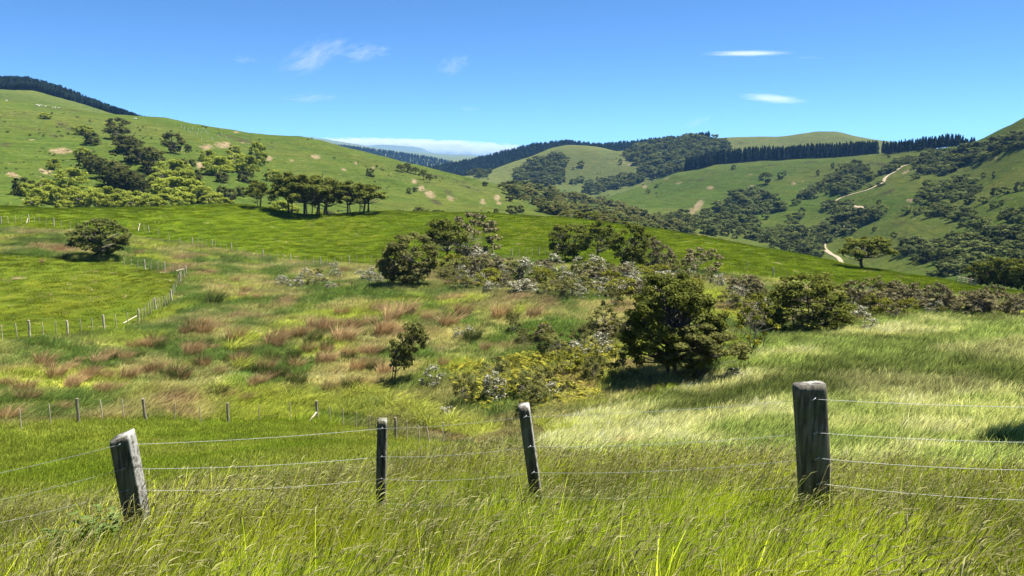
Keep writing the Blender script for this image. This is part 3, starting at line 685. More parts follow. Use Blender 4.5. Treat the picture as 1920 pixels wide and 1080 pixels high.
# left hill: dark bush in two gullies, willows along the foot
for x, y, h, w in [(85, 222, 11, 20), (157, 253, 19, 32), (154, 299, 24, 26), (102, 318, 22, 22), (135, 350, 36, 50), (88, 362, 28, 34), (52, 368, 26, 26)]:
    put('willow_tree', T['wil%d' % (x % 3)], x, y, h, w, {85: 'tiny light green tree highest on the left hill', 157: 'light green tree beside a dark one high on the left hill', 154: 'light green tree at the head of the lower dark gully bush', 102: 'small light green tree alone below the bare slip', 135: 'tallest yellow-green willow at the upper edge of the willow band', 88: 'yellow-green willow at the upper left edge of the willow band', 52: 'light green tree in front of the dark tree at the hill foot'}[x], 'tree', 'light green trees on the left hill', dmin=240, dmax=690)
for x, y, h, w, l in [(173, 271, 26, 30, 'dark round tree next to a light green one high on the left hill'), (324, 288, 40, 40, 'dark rounded tree standing alone in the middle of the left hill'), (354, 286, 16, 14, 'small dark bush right beside the lone dark tree on the hill'), (47, 366, 36, 38, 'dark tree at the left end of the hill foot'), (336, 312, 15, 30, 'low dark bush above the willow group'), (361, 312, 15, 14, 'small dark bush at the top of a pale slip'), (417, 342, 22, 26, 'dark bush below the upper willow group'), (463, 342, 24, 32, 'dark bush at the right end of the willows'), (453, 368, 20, 22, 'small dark bush low on the slope beside the forked tree'), (767, 363, 12, 10, 'small dark tree above the shrub group, first of a pair'), (778, 361, 11, 9, 'small dark tree above the shrub group, second of a pair'), (695, 331, 17, 16, 'small greenish tree alone on the middle of the hillside'), (917, 404, 9, 8, 'tiny dark bush behind the ridge, first of a row of four'), (931, 404, 14, 12, 'small dark bush behind the ridge, second of the row'), (977, 399, 16, 14, 'small round dark bush at the end of the row behind the ridge'), (960, 405, 21, 25, 'larger dark bush in the row behind the ridge'), (956, 378, 16, 16, 'grey-green small tree beside a bare slip below the bush strip'), (910, 350, 10, 12, 'tiny grey tree on the hill shoulder left of the bush strip')]:
    put('bush_tree', T['bush%d' % (x % 4)], x, y, h, w, l, 'tree', None, dmin=235, dmax=760)
ROWS = [(223, 247, 28, 44), (218, 262, 28, 30), (236, 284, 32, 42), (252, 286, 30, 34), (243, 304, 34, 50), (264, 308, 32, 42), (290, 322, 48, 42), (280, 328, 26, 30), (226, 272, 20, 26)]
for ri, (x, y, h, w) in enumerate(ROWS):
    put('bush_tree', T['bush%d' % (y % 4)], x, y, h, w, rank(ROWS, ri, 1) + ' from the top of the dark trees in the upper gully of the left hill', 'tree', 'dark trees in the upper gully of the left hill', dmin=240, dmax=690)
ROWS = [(167, 316, 34, 36), (182, 324, 32, 34), (198, 334, 40, 36), (222, 350, 50, 52), (238, 362, 50, 56), (254, 364, 46, 46), (266, 370, 40, 34), (208, 352, 34, 36), (365, 340, 26, 30), (432, 380, 28, 24), (417, 372, 26, 22)]
for ri, (x, y, h, w) in enumerate(ROWS):
    put('bush_tree', T['bush%d' % (x % 4)], x, y, h, w, rank(ROWS, ri, 1) + ' from the top of the dark trees in the lower gully above the willows', 'tree', 'dark trees in the lower gully of the left hill', dmin=240, dmax=690)
ROWS = [(72, 384, 32, 34), (92, 380, 34, 36), (112, 384, 34, 36), (132, 378, 34, 38), (150, 388, 34, 34), (168, 382, 36, 36), (184, 390, 32, 34), (200, 382, 34, 36), (216, 392, 30, 34), (232, 386, 34, 36), (250, 393, 30, 34), (268, 388, 32, 34), (286, 393, 30, 32), (60, 388, 20, 26), (120, 394, 20, 30)]
for ri, (x, y, h, w) in enumerate(ROWS):
    put('willow_tree', T['wil%d' % (x // 3 % 3)], x, y, h, w, rank(ROWS, ri) + ' yellow-green willow from the left in the band along the hill foot', 'tree', 'willows along the hill foot', dmin=236, dmax=690)
ROWS = [(325, 340, 42, 58), (304, 346, 34, 40), (346, 348, 36, 40), (325, 372, 42, 60), (298, 364, 36, 40), (362, 370, 36, 44), (307, 390, 28, 44), (345, 388, 30, 40), (400, 386, 30, 40), (380, 380, 34, 40), (420, 392, 22, 34)]
for ri, (x, y, h, w) in enumerate(ROWS):
    put('willow_tree', T['wil%d' % (x // 2 % 3)], x, y, h, w, rank(ROWS, ri) + ' yellow-green willow from the left in the clump right of the dark gully', 'tree', 'willow clump right of the gully bush', dmin=236, dmax=690)
ROWS = [(390, 304, 24, 26), (408, 328, 36, 50), (440, 316, 36, 40), (468, 328, 38, 36), (484, 308, 44, 30), (440, 286, 16, 20), (425, 322, 28, 30), (512, 340, 26, 28), (455, 325, 28, 30)]
for ri, (x, y, h, w) in enumerate(ROWS):
    put('willow_tree', T['wil%d' % (x % 3)], x, y, h, w, rank(ROWS, ri) + ' light green tree from the left in the group below the pale slips', 'tree', 'light green trees below the slips', dmin=240, dmax=690)
ROWS = [(752, 322, 16, 18), (763, 322, 17, 18), (780, 327, 15, 14), (793, 337, 20, 17), (806, 343, 19, 15), (771, 325, 12, 14)]
for ri, (x, y, h, w) in enumerate(ROWS):
    put('bush_tree', T['umb%d' % (x % 3)], x, y, h, w, rank(ROWS, ri) + ' small dark kanuka from the left in the line on the hill shoulder', 'tree', 'kanuka line on the hill shoulder', dmin=300, dmax=720)
for x, y, h, w, wil in [(712, 398, 24, 28, 1), (731, 398, 22, 26, 0), (755, 398, 26, 42, 0), (788, 393, 32, 28, 0), (784, 402, 24, 40, 1), (822, 400, 28, 30, 0), (836, 404, 18, 24, 1), (740, 400, 16, 20, 1), (528, 396, 34, 40, 1), (545, 398, 30, 36, 1), (515, 394, 22, 26, 1), (598, 400, 26, 30, 1), (620, 402, 24, 28, 0), (700, 352, 0, 0, 0)]:
    if h: put('willow_tree' if wil else 'bush_tree', T[('wil%d' if wil else 'bush%d') % (x % 3)], x, y, h, w, ('light green shrub' if wil else 'dark shrub') + ' in the hollow just behind the bright ridge', 'shrub', ('light' if wil else 'dark') + ' shrubs in the hollow behind the ridge', d=262)
# umbrella-crowned kanuka on the ridge
put('kanuka_tree', T['umb1'], 484, 391, 54, 44, 'slim dark tree leaning right at the left end of the ridge row', 'tree', None, d=206, rz=0)
put('kanuka_tree', T['umb0'], 550, 401, 82, 80, 'tall umbrella-crowned kanuka, first of the big clump on the ridge', 'tree', None, d=203)
put('kanuka_tree', T['umb2'], 572, 402, 86, 97, 'tall umbrella-crowned kanuka in the middle of the big ridge clump', 'tree', None, d=202)
put('kanuka_tree', T['umb1'], 600, 401, 76, 87, 'umbrella-crowned kanuka at the right side of the big ridge clump', 'tree', None, d=206)
put('kanuka_tree', T['umb0'], 660, 397, 64, 75, 'umbrella-crowned kanuka standing alone right of the big ridge clump', 'tree', None, d=206)
put('kanuka_tree', T['umb2'], 690, 396, 60, 75, 'spreading kanuka with slanting stems at the right end of the ridge row', 'tree', None, d=208)
put('kanuka_tree', T['umb1'], 586, 400, 72, 84, 'darker kanuka behind the middle of the big ridge clump', 'tree', None, d=212)
put('kanuka_tree', T['umb0'], 618, 401, 64, 60, 'lower kanuka filling the right flank of the big ridge clump', 'tree', None, d=211)
put('kanuka_tree', T['umb1'], 676, 396, 56, 66, 'kanuka between the two trees at the right end of the ridge row', 'tree', None, d=214)
# far side of the valley
grove('bush_tree', ['kst0', 'kst1', 'val1'], [(938, 350), (985, 348), (1010, 354), (1060, 356), (1100, 368), (1130, 382), (1180, 397), (1230, 412), (1290, 432), (1285, 440), (1200, 434), (1110, 410), (1045, 402), (1010, 392), (960, 364)], 190, 11, 1, 300, 860, 17, 20, 'olive kanuka in the long bush strip running down the spur', 'tree', 'kanuka in the long bush strip', 5)
for i, (nm, poly, n, h, w, lab) in enumerate([
 ('valley_tree', [(1295, 425), (1300, 405), (1330, 398), (1370, 373), (1400, 361), (1430, 361), (1445, 373), (1440, 387), (1465, 390), (1460, 397), (1412, 402), (1425, 422), (1400, 445), (1350, 445)], 85, 18, 18, 'dark tree in the valley bush below the round green slope'),
 ('valley_tree', [(1225, 412), (1260, 402), (1292, 408), (1300, 440), (1250, 432)], 22, 16, 18, 'dark tree in the valley bottom beside the earth slip'),
 ('valley_tree', [(1550, 335), (1570, 322), (1600, 311), (1632, 322), (1630, 342), (1605, 357), (1590, 366), (1550, 362), (1500, 377), (1480, 388), (1500, 367), (1530, 354)], 60, 16, 16, 'dark tree in the bush left of the upper track'),
 ('valley_tree', [(1640, 331), (1655, 318), (1680, 304), (1703, 297), (1700, 305), (1680, 316), (1658, 328)], 22, 12, 13, 'dark tree in the narrow bush beside the upper track'),
 ('valley_tree', [(1703, 303), (1741, 290), (1770, 290), (1812, 280), (1874, 265), (1925, 250), (1925, 277), (1874, 285), (1832, 304), (1790, 319), (1770, 325), (1728, 324)], 130, 15, 17, 'dark tree in the bush band crossing the right hill'),
 ('valley_tree', [(1449, 430), (1489, 427), (1508, 442), (1541, 426), (1568, 411), (1603, 400), (1644, 395), (1663, 399), (1663, 404), (1630, 412), (1600, 426), (1595, 437), (1573, 448), (1552, 452), (1535, 470), (1540, 486), (1508, 478), (1454, 461), (1400, 450), (1400, 438)], 110, 18, 19, 'dark tree in the bush tongue reaching up from the valley floor'),
 ('valley_tree', [(1546, 385), (1570, 382), (1598, 384), (1592, 396), (1570, 402), (1548, 398)], 18, 15, 17, 'dark tree in the small grove between the track bends'),
 ('valley_tree', [(1715, 378), (1722, 364), (1760, 350), (1790, 342), (1825, 344), (1831, 354), (1828, 370), (1822, 380), (1790, 380), (1770, 373), (1730, 380)], 46, 15, 18, 'dark tree in the wedge-shaped grove on the right slope'),
 ('valley_tree', [(1742, 396), (1755, 389), (1775, 398), (1815, 396), (1820, 408), (1848, 420), (1850, 426), (1820, 426), (1785, 414), (1748, 404)], 34, 16, 18, 'dark tree in the lower slanting grove on the right slope'),
 ('valley_tree', [(1872, 408), (1882, 399), (1925, 397), (1925, 420), (1880, 416)], 18, 18, 20, 'dark tree in the grove cut by the frame on the right slope'),
 ('valley_tree', [(1686, 468), (1698, 457), (1747, 457), (1793, 450), (1833, 440), (1925, 440), (1925, 486), (1860, 486), (1806, 490), (1752, 488), (1686, 484)], 95, 24, 26, 'dark tree in the large bush on the valley floor at right'),
 ('valley_tree', [(1770, 505), (1800, 492), (1860, 492), (1850, 515), (1790, 520)], 18, 24, 30, 'dark tree behind the ridge below the large valley bush'),
 ('valley_tree', [(1738, 512), (1780, 512), (1780, 518), (1740, 518)], 6, 13, 18, 'low dark bush on the flat paddock below the valley bush')]):
    if i in (0, 1, 2, 3, 4):
        wood_mass('bush_forest', [T[q][0] for q in VAL], poly, int(n * 1.5), w * .5, 300 + i, 236, 1120, h * .9, w * .95, lab.replace('dark tree in', 'dark trees of'), h * .25)
        continue
    grove(nm, VAL, poly, n, w * .6, 300 + i, 236, 1120, h * .9, w * .98, lab, 'tree', lab.replace('dark tree in', 'trees of').replace('dark tree', 'trees').replace('low dark bush', 'bushes'), h * .25)
for x, y, h, w, l in [(1435, 411, 15, 14, 'round lone tree on the pale green slope above the valley bush'), (1489, 416, 18, 26, 'low grey-green tree group below the lone round tree'), (1503, 408, 20, 11, 'narrow pointed tree behind the low tree group'), (1699, 400, 15, 19, 'round tree, left of a pair on the pale slope'), (1718, 404, 15, 17, 'round tree, right of a pair on the pale slope'), (1728, 398, 12, 11, 'smaller tree touching the right one of the pair'), (1812, 338, 14, 14, 'tree just above the wedge-shaped grove'), (1837, 356, 12, 12, 'small tree at the right tip of the wedge-shaped grove'), (1843, 334, 11, 8, 'thin small tree high on the right slope'), (1862, 335, 14, 6, 'thin dead-looking tree high on the right slope'), (1843, 382, 14, 18, 'round tree right of the wedge-shaped grove'), (1862, 391, 15, 14, 'thin-crowned tree below the round one on the right slope'), (1877, 386, 12, 8, 'bare slim tree beside the thin-crowned one'), (1868, 366, 16, 18, 'left half of the twin bush on the right slope'), (1883, 365, 15, 18, 'right half of the twin bush on the right slope'), (1912, 358, 20, 18, 'dark tree at the right frame edge on the slope'), (1771, 392, 15, 18, 'flat-topped tree with visible trunk above the slanting grove'), (1561, 317, 12, 7, 'slim dark tree above the bush left of the track'), (1533, 330, 12, 6, 'thin tree on the far slope left of the bush'), (1376, 317, 9, 9, 'single small round tree high on the round green slope'), (1435, 345, 22, 20, 'dark pointed tree in the middle of the round green slope'), (1428, 337, 12, 8, 'small tree behind the dark pointed tree on the slope'), (1462, 336, 13, 12, 'small tree, left of two right of the pointed tree'), (1471, 329, 9, 8, 'small tree, right of two right of the pointed tree'), (1454, 378, 16, 14, 'round tree at the upper right end of the valley bush'), (1215, 362, 8, 9, 'tiny tree beside a pale slip on the far slope'), (1232, 352, 7, 6, 'tiny tree upper of two by the pale slip'), (1666, 296, 8, 5, 'tiny lone tree below the pine row'), (1640, 433, 9, 9, 'small tree left above the valley track'), (1675, 447, 12, 11, 'small round tree behind the ridge tree'), (1648, 383, 9, 8, 'tiny dark bush beside the track slope'), (1622, 390, 8, 7, 'tiny bush near the lower track bend'), (1717, 336, 12, 16, 'flat-crowned tree below the right bush band'), (1738, 350, 13, 16, 'thin flat-crowned tree above the wedge-shaped grove'), (1650, 349, 10, 14, 'dark bush beside the upper track'), (1631, 352, 8, 12, 'small dark bush below the upper track')]:
    put('valley_tree', T['val%d' % (x % 4)], x, y, h, w, l, 'tree', None, dmin=240, dmax=1150)
for x, y, h, w, l in [(1089, 315, 14, 12, 'lone dark tree on the face of the green dome hill'), (1163, 308, 9, 8, 'small dark tree on the right shoulder of the dome hill'), (1089, 342, 13, 13, 'dark tree at the foot of the dome hill'), (1076, 344, 10, 14, 'low bush at the foot of the dome hill'), (1120, 336, 5, 5, 'tiny bush right of the dome foot trees'), (1105, 346, 10, 15, 'wide low tree right of the dome foot trees'), (1075, 318, 5, 4, 'tiny bush near the lone tree on the dome hill')]:
    put('valley_tree', T['val%d' % (x % 4)], x, y, h, w, l, 'tree', None, dmin=1100, dmax=1450)
# ------------------------------------------------------------------ far woods that read as one mass
FT = [T[k][0] for k in VAL]
wood_mass('bush_forest', FT, [(1171, 287), (1202, 274), (1240, 271), (1279, 263), (1308, 261), (1354, 266), (1369, 286), (1329, 290), (1287, 305), (1285, 319), (1233, 333), (1202, 335), (1198, 312), (1175, 296)], 420, 6.2, 401, 1050, 1700, 12, 12, 'dense grey-green native bush covering the slope right of the dome hill', 2)
wood_mass('bush_forest', FT, [(962, 328), (985, 308), (1015, 301), (1035, 292), (1055, 294), (1062, 303), (1054, 326), (1060, 338), (1040, 348), (1010, 348), (970, 342)], 150, 6.2, 402, 1050, 1450, 11, 12, 'grey-green bush patch on the left face of the dome hill', 2)
wood_mass('bush_forest', FT, [(1095, 362), (1130, 342), (1160, 335), (1200, 330), (1205, 340), (1170, 350), (1140, 356), (1110, 366)], 80, 6.5, 403, 1000, 1400, 11, 13, 'narrow band of dark bush at the right foot of the dome hill', 2)
wood_mass('bush_forest', FT, [(878, 326), (900, 322), (918, 324), (916, 333), (890, 334)], 24, 6, 404, 1000, 1500, 10, 11, 'small bush patch left of the dome hill foot', 2)
wood_mass('pine_forest', PINES, [(-60, 155), (0, 152), (50, 153), (100, 165), (150, 184), (200, 204), (250, 222), (285, 232), (260, 232), (200, 214), (100, 182), (0, 170), (-60, 170)], 800, 4.0, 405, 1090, 1500, 15, 9, 'dark pine plantation on the hill crest at top left', 4)
wood_mass('pine_forest', PINES, [(740, 331), (800, 321), (850, 312), (900, 302), (950, 289), (1000, 277), (1060, 271), (1120, 277), (1170, 273), (1250, 265), (1320, 261), (1330, 268), (1240, 275), (1180, 290), (1120, 296), (1050, 292), (1000, 310), (950, 320), (900, 340), (800, 345)], 1700, 3.8, 406, 1600, 2200, 14, 8.5, 'long dark pine plantation along the ridge behind the dome hill', 4)
def pine_belt(label, line, rows, hpx, wpx, seed):
    rng = rs(seed); P, K = [], []
    xs = np.array([l[0] for l in line]); ys = np.array([l[1] for l in line]); ds = np.array([l[2] for l in line])
    for x in np.arange(xs[0], xs[-1], 3.2):
        for r in range(rows):
            xx = x + rng.normal() * 1.2; d = np.interp(xx, xs, ds) + r * 14 + rng.normal() * 4
            p = at(xx, d, 300); P.append(p); K.append(per_px(xx, 300, p))
    P = np.array(P); K = np.array(K); m = len(P); s = .92 + .16 * rng.rand(m)
    rot = np.zeros((m, 3)); rot[:, 2] = rng.rand(m) * 6.28
    scatter('pine_forest', P, rot, np.stack([wpx * K * s, wpx * K * s, np.interp(np.repeat(np.arange(xs[0], xs[-1], 3.2), rows), xs, [hpx] * len(xs)) * K * s], -1), rng.randint(3, size=m), np.ones((m, 4)), make_protos('belt_pine', PINES), label, 'forest')
pine_belt('dark pine shelter belt on the crest above the round green slope', [(1287, 317, 1052), (1340, 311, 1066), (1400, 305, 1078), (1470, 299, 1080), (1550, 294, 1070), (1645, 290, 1050)], 5, 27, 9, 407)
wood_mass('pine_forest', PINES, [(520, 268), (560, 270), (640, 275), (700, 282), (760, 290), (810, 298), (850, 306), (850, 316), (700, 305), (520, 285)], 900, 4.0, 408, 2300, 3700, 7, 5, 'far blue-black pine ridge in front of the distant mountains', 2)
rq = rs(66); hx, hy = rq.uniform(-20, 1240, 3400), rq.uniform(200, 430, 3400); got = []
for a, b in zip(hx, hy):
    P = hit(a, b, 245, 1400)
    if P is None: continue
    dn = float(fbm(np.array(P[0] / 45), np.array(P[1] / 45), 991, 3))
    if dn > .02 + .25 * rq.rand(): got.append((*P, per_px(a, b, P)))
got = np.array(got)[:1500]; mg = len(got); sz = (1.6 + 3.2 * rq.rand(mg) ** 2.5) * np.minimum(got[:, 3], .6)
rot = np.zeros((mg, 3)); rot[:, 2] = rq.rand(mg) * 6.28
scatter('scrub_tussock', got[:, :3], rot, np.stack([sz * 1.3, sz * 1.3, sz * .7], -1), rq.randint(4, size=mg), np.ones((mg, 4)), make_protos('tussock', FT), 'small dark tussocks dotted over the hill pastures', 'tussock')
rngp = rs(77)
for k in range(74):       # the row of pines with daylight between the trunks
    t = k / 73; x = 1655 + 173 * t + rngp.normal() * 1.0; yb = np.interp(x, [1655, 1700, 1776, 1830], [289, 285, 278, 264])
    hh = np.interp(x, [1655, 1720, 1790, 1830], [25, 25, 26, 14]) * (.9 + .2 * rngp.rand())
    P = at(x, 985 - 60 * t + rngp.normal() * 14, 280); kk = per_px(x, yb, P)
    zt = float(az_te(x, yb)[1]) * math.hypot(P[0], P[1]) + EYE
    plant('pine_tree', [PINEROW[k % 3]], (P[0], P[1], min(P[2], zt + 3)), 9 * kk * (.8 + .4 * rngp.rand()), hh * kk, rngp.rand() * 6, 'tall pine with bare trunk in the skyline row beside the right hill', 'tree', 'pines of the skyline row')

# ------------------------------------------------------------------ trees and shrubs on the near ground
put('kanuka_tree', T['ridge'], 1621, 512, 68, 96, 'dark spreading tree alone on the crest of the bright ridge', 'tree', None, d=162)
put('kanuka_tree', T['lone'], 184, 484, 78, 100, 'wind-shaped round tree alone in the paddock at left', 'tree', None, dmin=100, dmax=200, rz=0)
put('kanuka_tree', T['kan0'], 768, 537, 104, 112, 'bushy dark kanuka with several stems at the left of the thicket', 'tree', None, dmin=90, dmax=180)
put('kanuka_tree', T['kan2'], 742, 536, 78, 62, 'lower left half of the bushy kanuka beside the thicket', 'tree', None, dmin=90, dmax=180)
put('kanuka_tree', T['umb2'], 838, 497, 98, 84, 'tall brownish kanuka with clear stem behind the thicket', 'tree', None, dmin=100, dmax=180)
put('kanuka_tree', T['brn0'], 890, 480, 84, 92, 'tall brown-flowered kanuka right of the clear-stemmed one', 'tree', None, dmin=100, dmax=190)
put('kanuka_tree', T['kan1'], 1066, 488, 74, 82, 'dark kanuka at the left of the tall tree group behind the thicket', 'tree', None, dmin=100, dmax=190)
put('kanuka_tree', T['umb0'], 1126, 494, 84, 66, 'tallest brown-green tree in the group behind the thicket', 'tree', None, dmin=100, dmax=190)
put('kanuka_tree', T['kan3'], 1182, 510, 94, 74, 'dark many-stemmed tree in the group behind the thicket', 'tree', None, dmin=100, dmax=190)
put('kanuka_tree', T['brn1'], 1243, 512, 64, 52, 'brown kanuka at the right end of the tall group', 'tree', None, dmin=100, dmax=190)
put('kanuka_tree', T['brn2'], 1219, 500, 60, 34, 'narrow brown tree between the dark ones of the tall group', 'tree', None, dmin=110, dmax=190)
put('kanuka_tree', T['brn0'], 1315, 512, 50, 74, 'round brown-flowered bush behind the big dark tree', 'shrub', None, dmin=90, dmax=180)
put('kanuka_tree', T['big'], 1262, 706, 200, 186, 'large dark green kanuka standing over its own shade in the gully', 'tree', None, dmin=40, dmax=80, rz=0.3)
put('kanuka_tree', T['big2'], 1322, 712, 118, 150, 'lighter olive kanuka with forked stems against the large dark one', 'tree', None, dmin=40, dmax=80, rz=0)
put('kanuka_tree', T['small'], 740, 718, 122, 80, 'small slanting tree with one bare stem on the rush slope', 'tree', None, dmin=45, dmax=100, rz=0)
put('scraggly_tree', T['scr'], 1416, 662, 118, 78, 'scraggly thin tree with twisted stems beside the big dark tree', 'tree', None, dmin=45, dmax=100)
put('dark_bush', T['dark'], 1512, 617, 112, 158, 'big round dark green bush at the edge of the pale grass', 'shrub', None, dmin=50, dmax=110)
for i, (x, y, h, w) in enumerate([(1068, 417, 24, 52), (1100, 418, 26, 50), (1135, 422, 26, 54), (1160, 424, 18, 40), (1305, 444, 26, 62), (1180, 426, 16, 30)]):
    put('kanuka_tree', T['kan%d' % (i % 4)], x, y, h, w, ['dark kanuka top showing over the ridge, leftmost of a line', 'dark kanuka top over the ridge, second of a line', 'wide dark kanuka top over the ridge behind the tall group', 'low dark kanuka top at the right end of the line', 'dome-shaped dark bush alone on the ridge line', 'smallest kanuka top over the ridge beside the tall group'][i], 'tree', None, d=232)
for i, x in enumerate(range(1345, 1560, 14)):
    put('kanuka_tree', T['kst%d' % (i % 2)], x, float(np.interp(x, [1345, 1560], [456, 496])), 19, 24, ORD[i] + ' low olive kanuka from the left in the line just behind the ridge', 'tree', 'kanuka line behind the ridge', d=222)
for i, (x, y, h, w) in enumerate([(1832, 548, 52, 50), (1858, 552, 62, 56), (1886, 556, 66, 60), (1915, 560, 64, 60), (1950, 562, 70, 70)]):
    put('kanuka_tree', T['kan%d' % (1 + 2 * (i % 2))], x, y, h, w, ORD[i] + ' dark kanuka from the left in the stand at the right frame edge', 'tree', 'dark kanuka stand at right', d=153 - i)
SH = [  # kind, x, foot y, height, width, label
 ('yel0', 852, 515, 42, 50, 'bright green shrub under the brown kanuka'), ('wht0', 866, 524, 28, 30, 'pale grey shrub in front of the green one under the kanuka'), ('brn1', 903, 522, 50, 48, 'brown-flowered shrub right of the bright green shrub'), ('brn2', 940, 528, 50, 52, 'brownish white-tipped shrub in the middle of the thicket'),
 ('wht1', 897, 536, 26, 30, 'low white-flowered shrub at the front of the thicket'), ('wht2', 920, 548, 22, 32, 'dark grey low shrub at the front edge of the thicket'), ('olv0', 866, 544, 28, 46, 'low olive shrub beside the bushy kanuka'), ('wht0', 983, 548, 26, 48, 'low white-flowered shrub right of the yellow ferns'), ('wht1', 704, 532, 34, 28, 'whitish bare-twigged bush left of the bushy kanuka'),
 ('wht2', 992, 528, 48, 50, 'tall cream-flowered shrub left of the tall group'), ('yel1', 1024, 534, 34, 34, 'green shrub right of the cream-flowered one'), ('wht0', 1056, 524, 26, 28, 'small white-flowered shrub below the tall group'), ('wht1', 1112, 522, 30, 54, 'wide grey-white shrub below the tall group'), ('olv1', 1063, 561, 46, 44, 'olive bush standing forward of the white shrubs'), ('olv2', 1098, 550, 26, 40, 'rounded olive bush among the yellow ferns'),
 ('brn0', 1166, 528, 34, 46, 'brown shrub at the foot of the dark tall tree'), ('wht2', 1176, 548, 34, 50, 'grey-white shrub in front of the brown one'), ('olv0', 1150, 578, 52, 44, 'small thin olive tree at the front of the thicket'), ('wht0', 1196, 552, 30, 32, 'grey-white shrub touching the big dark tree'), ('brn1', 1398, 556, 46, 64, 'brown-white flowered bush behind the scraggly tree'), ('olv1', 1366, 580, 40, 40, 'olive shrub between the big tree and the scraggly one'), ('wht1', 1345, 540, 30, 30, 'pale shrub behind the shoulder of the big tree'),
 ('brn2', 1598, 582, 60, 48, 'grey-brown shrub against the right of the dark round bush'), ('olv2', 1628, 562, 48, 66, 'wide olive bush behind the yellow shrubs'), ('olv0', 1664, 566, 44, 56, 'second olive bush behind the yellow shrubs'), ('yel0', 1630, 588, 40, 30, 'upright yellow-green shrub right of the dark round bush'), ('yel1', 1662, 592, 38, 48, 'rounded yellow-green shrub in the middle of the row'), ('yel0', 1701, 592, 36, 36, 'yellow-green shrub at the right of the row'),
 ('wht2', 1608, 606, 36, 48, 'grey flowering shrub low against the dark round bush'), ('wht0', 1636, 618, 22, 34, 'small dark grey bush at the edge of the pale grass'), ('brn0', 1717, 582, 54, 56, 'brown-flowered shrub above the yellow-green row'), ('brn1', 1764, 586, 60, 46, 'tall brown-flowered shrub at the right of the row'), ('wht1', 1752, 590, 26, 32, 'white-flowered shrub below the tall brown one'),
 ('brn2', 1828, 592, 52, 70, 'wide brown-flowered shrub standing apart at right'), ('brn0', 1862, 586, 54, 48, 'pale-topped brown shrub beside the wide one'), ('brn1', 1912, 596, 54, 58, 'brown-flowered shrub at the right frame edge'),
 ('wht2', 626, 506, 18, 20, 'small grey bush near the far fence'), ('wht0', 574, 526, 24, 26, 'grey bush on the rough flat, above the white ones'), ('wht1', 530, 537, 22, 24, 'small white bush, leftmost on the rough flat'), ('wht2', 556, 540, 24, 30, 'white feathery bush on the rough flat'), ('wht0', 600, 532, 20, 26, 'grey-green low bush right of the white feathery one'), ('wht1', 622, 543, 16, 22, 'low white bush at the right on the rough flat'),
 ('wht0', 811, 724, 42, 42, 'white-flowered bush right of the small slanting tree'), ('wht2', 928, 752, 58, 52, 'grey twiggy bush at the left of the bracken'), ('wht1', 840, 782, 24, 30, 'small grey lichened bush in the sedges'), ('olv1', 872, 760, 66, 44, 'upright olive bush left of the bracken'), ('olv2', 1040, 672, 52, 60, 'olive-brown bush above the bracken'), ('olv0', 1092, 650, 44, 52, 'thin olive bush in the upper gully'), ('brn2', 1022, 642, 38, 40, 'brownish bush at the upper left of the gully'), ('brn0', 1152, 632, 38, 56, 'brown-grey bush left of the big dark tree'), ('olv1', 1118, 716, 66, 52, 'fern-topped dark bush between bracken and the big tree'), ('olv2', 1172, 712, 62, 56, 'dark bush under the left edge of the big tree'), ('wht2', 1375, 712, 22, 44, 'grey dead branch bush under the big tree'), ('olv0', 980, 640, 30, 34, 'small olive bush left of the gully bushes'), ('wht1', 870, 632, 22, 40, 'low whitish dead bush on the rush slope'), ('olv1', 985, 790, 50, 40, 'twiggy grey-green bush behind the thin fence post'), ('olv2', 1235, 808, 18, 26, 'small dark weed clump in the pale grass'), ('olv0', 962, 622, 36, 30, 'thin young shrub on the green flat of the gully')]
for k, x, y, h, w, l in SH:
    nm = {'yel': 'green_shrub', 'wht': 'grey_shrub', 'brn': 'brown_shrub', 'olv': 'olive_shrub'}[k[:3]]
    put(nm, T[k], x, y, h, w, l, 'shrub', None, dmin=24 if y > 770 else 36, dmax=170, rz=(x * 7 % 63) / 10, parts=('stem', 'foliage'))
def thicket(poly, n, sep, seed, kinds, hpx, wpx, where):
    r4 = rs(seed)
    for x, y, P in fill(poly, n, sep, seed, 36, 170, 0):
        k = kinds[r4.randint(len(kinds))]; kk = per_px(x, y, P); sc = .6 + .8 * r4.rand()
        nm, col = {'yel': ('green_shrub', 'yellow-green'), 'wht': ('grey_shrub', 'grey-white'), 'brn': ('brown_shrub', 'brown-flowered'), 'olv': ('olive_shrub', 'olive'), 'kan': ('dark_shrub', 'dark green')}[k[:3]]
        plant(nm, T[k], P, wpx * kk * sc * (.85 + .3 * r4.rand()), hpx * kk * sc, r4.rand() * 6.28, col + ' shrub packed among others ' + where, 'shrub', col + ' shrubs ' + where, ('stem', 'foliage'))
MIX = ['olv0', 'olv1', 'olv2', 'wht0', 'wht2', 'brn0', 'brn1', 'yel0', 'yel1', 'olv0', 'olv2', 'kan2', 'wht1', 'wht0', 'wht2']
thicket([(820, 512), (900, 500), (1000, 510), (1060, 504), (1180, 512), (1260, 516), (1340, 530), (1250, 575), (1180, 560), (1040, 560), (930, 545), (830, 535)], 62, 20, 801, MIX, 30, 38, 'in the middle thicket')
thicket([(1350, 545), (1430, 540), (1450, 600), (1420, 620), (1370, 590)], 12, 20, 802, MIX, 36, 38, 'between the big tree and the dark bush')
thicket([(1590, 575), (1700, 560), (1790, 575), (1930, 580), (1930, 592), (1780, 592), (1600, 602)], 20, 20, 803, ['brn0', 'brn1', 'brn2', 'olv0', 'wht1', 'brn2'], 38, 46, 'in the band above the pale grass')
thicket([(1010, 625), (1100, 600), (1190, 610), (1200, 680), (1130, 700), (1120, 740), (1040, 760), (960, 770), (900, 760), (880, 720), (960, 690)], 20, 30, 804, ['olv0', 'olv1', 'olv2', 'wht1', 'yel0', 'yel1', 'wht0'], 40, 44, 'in the central gully')
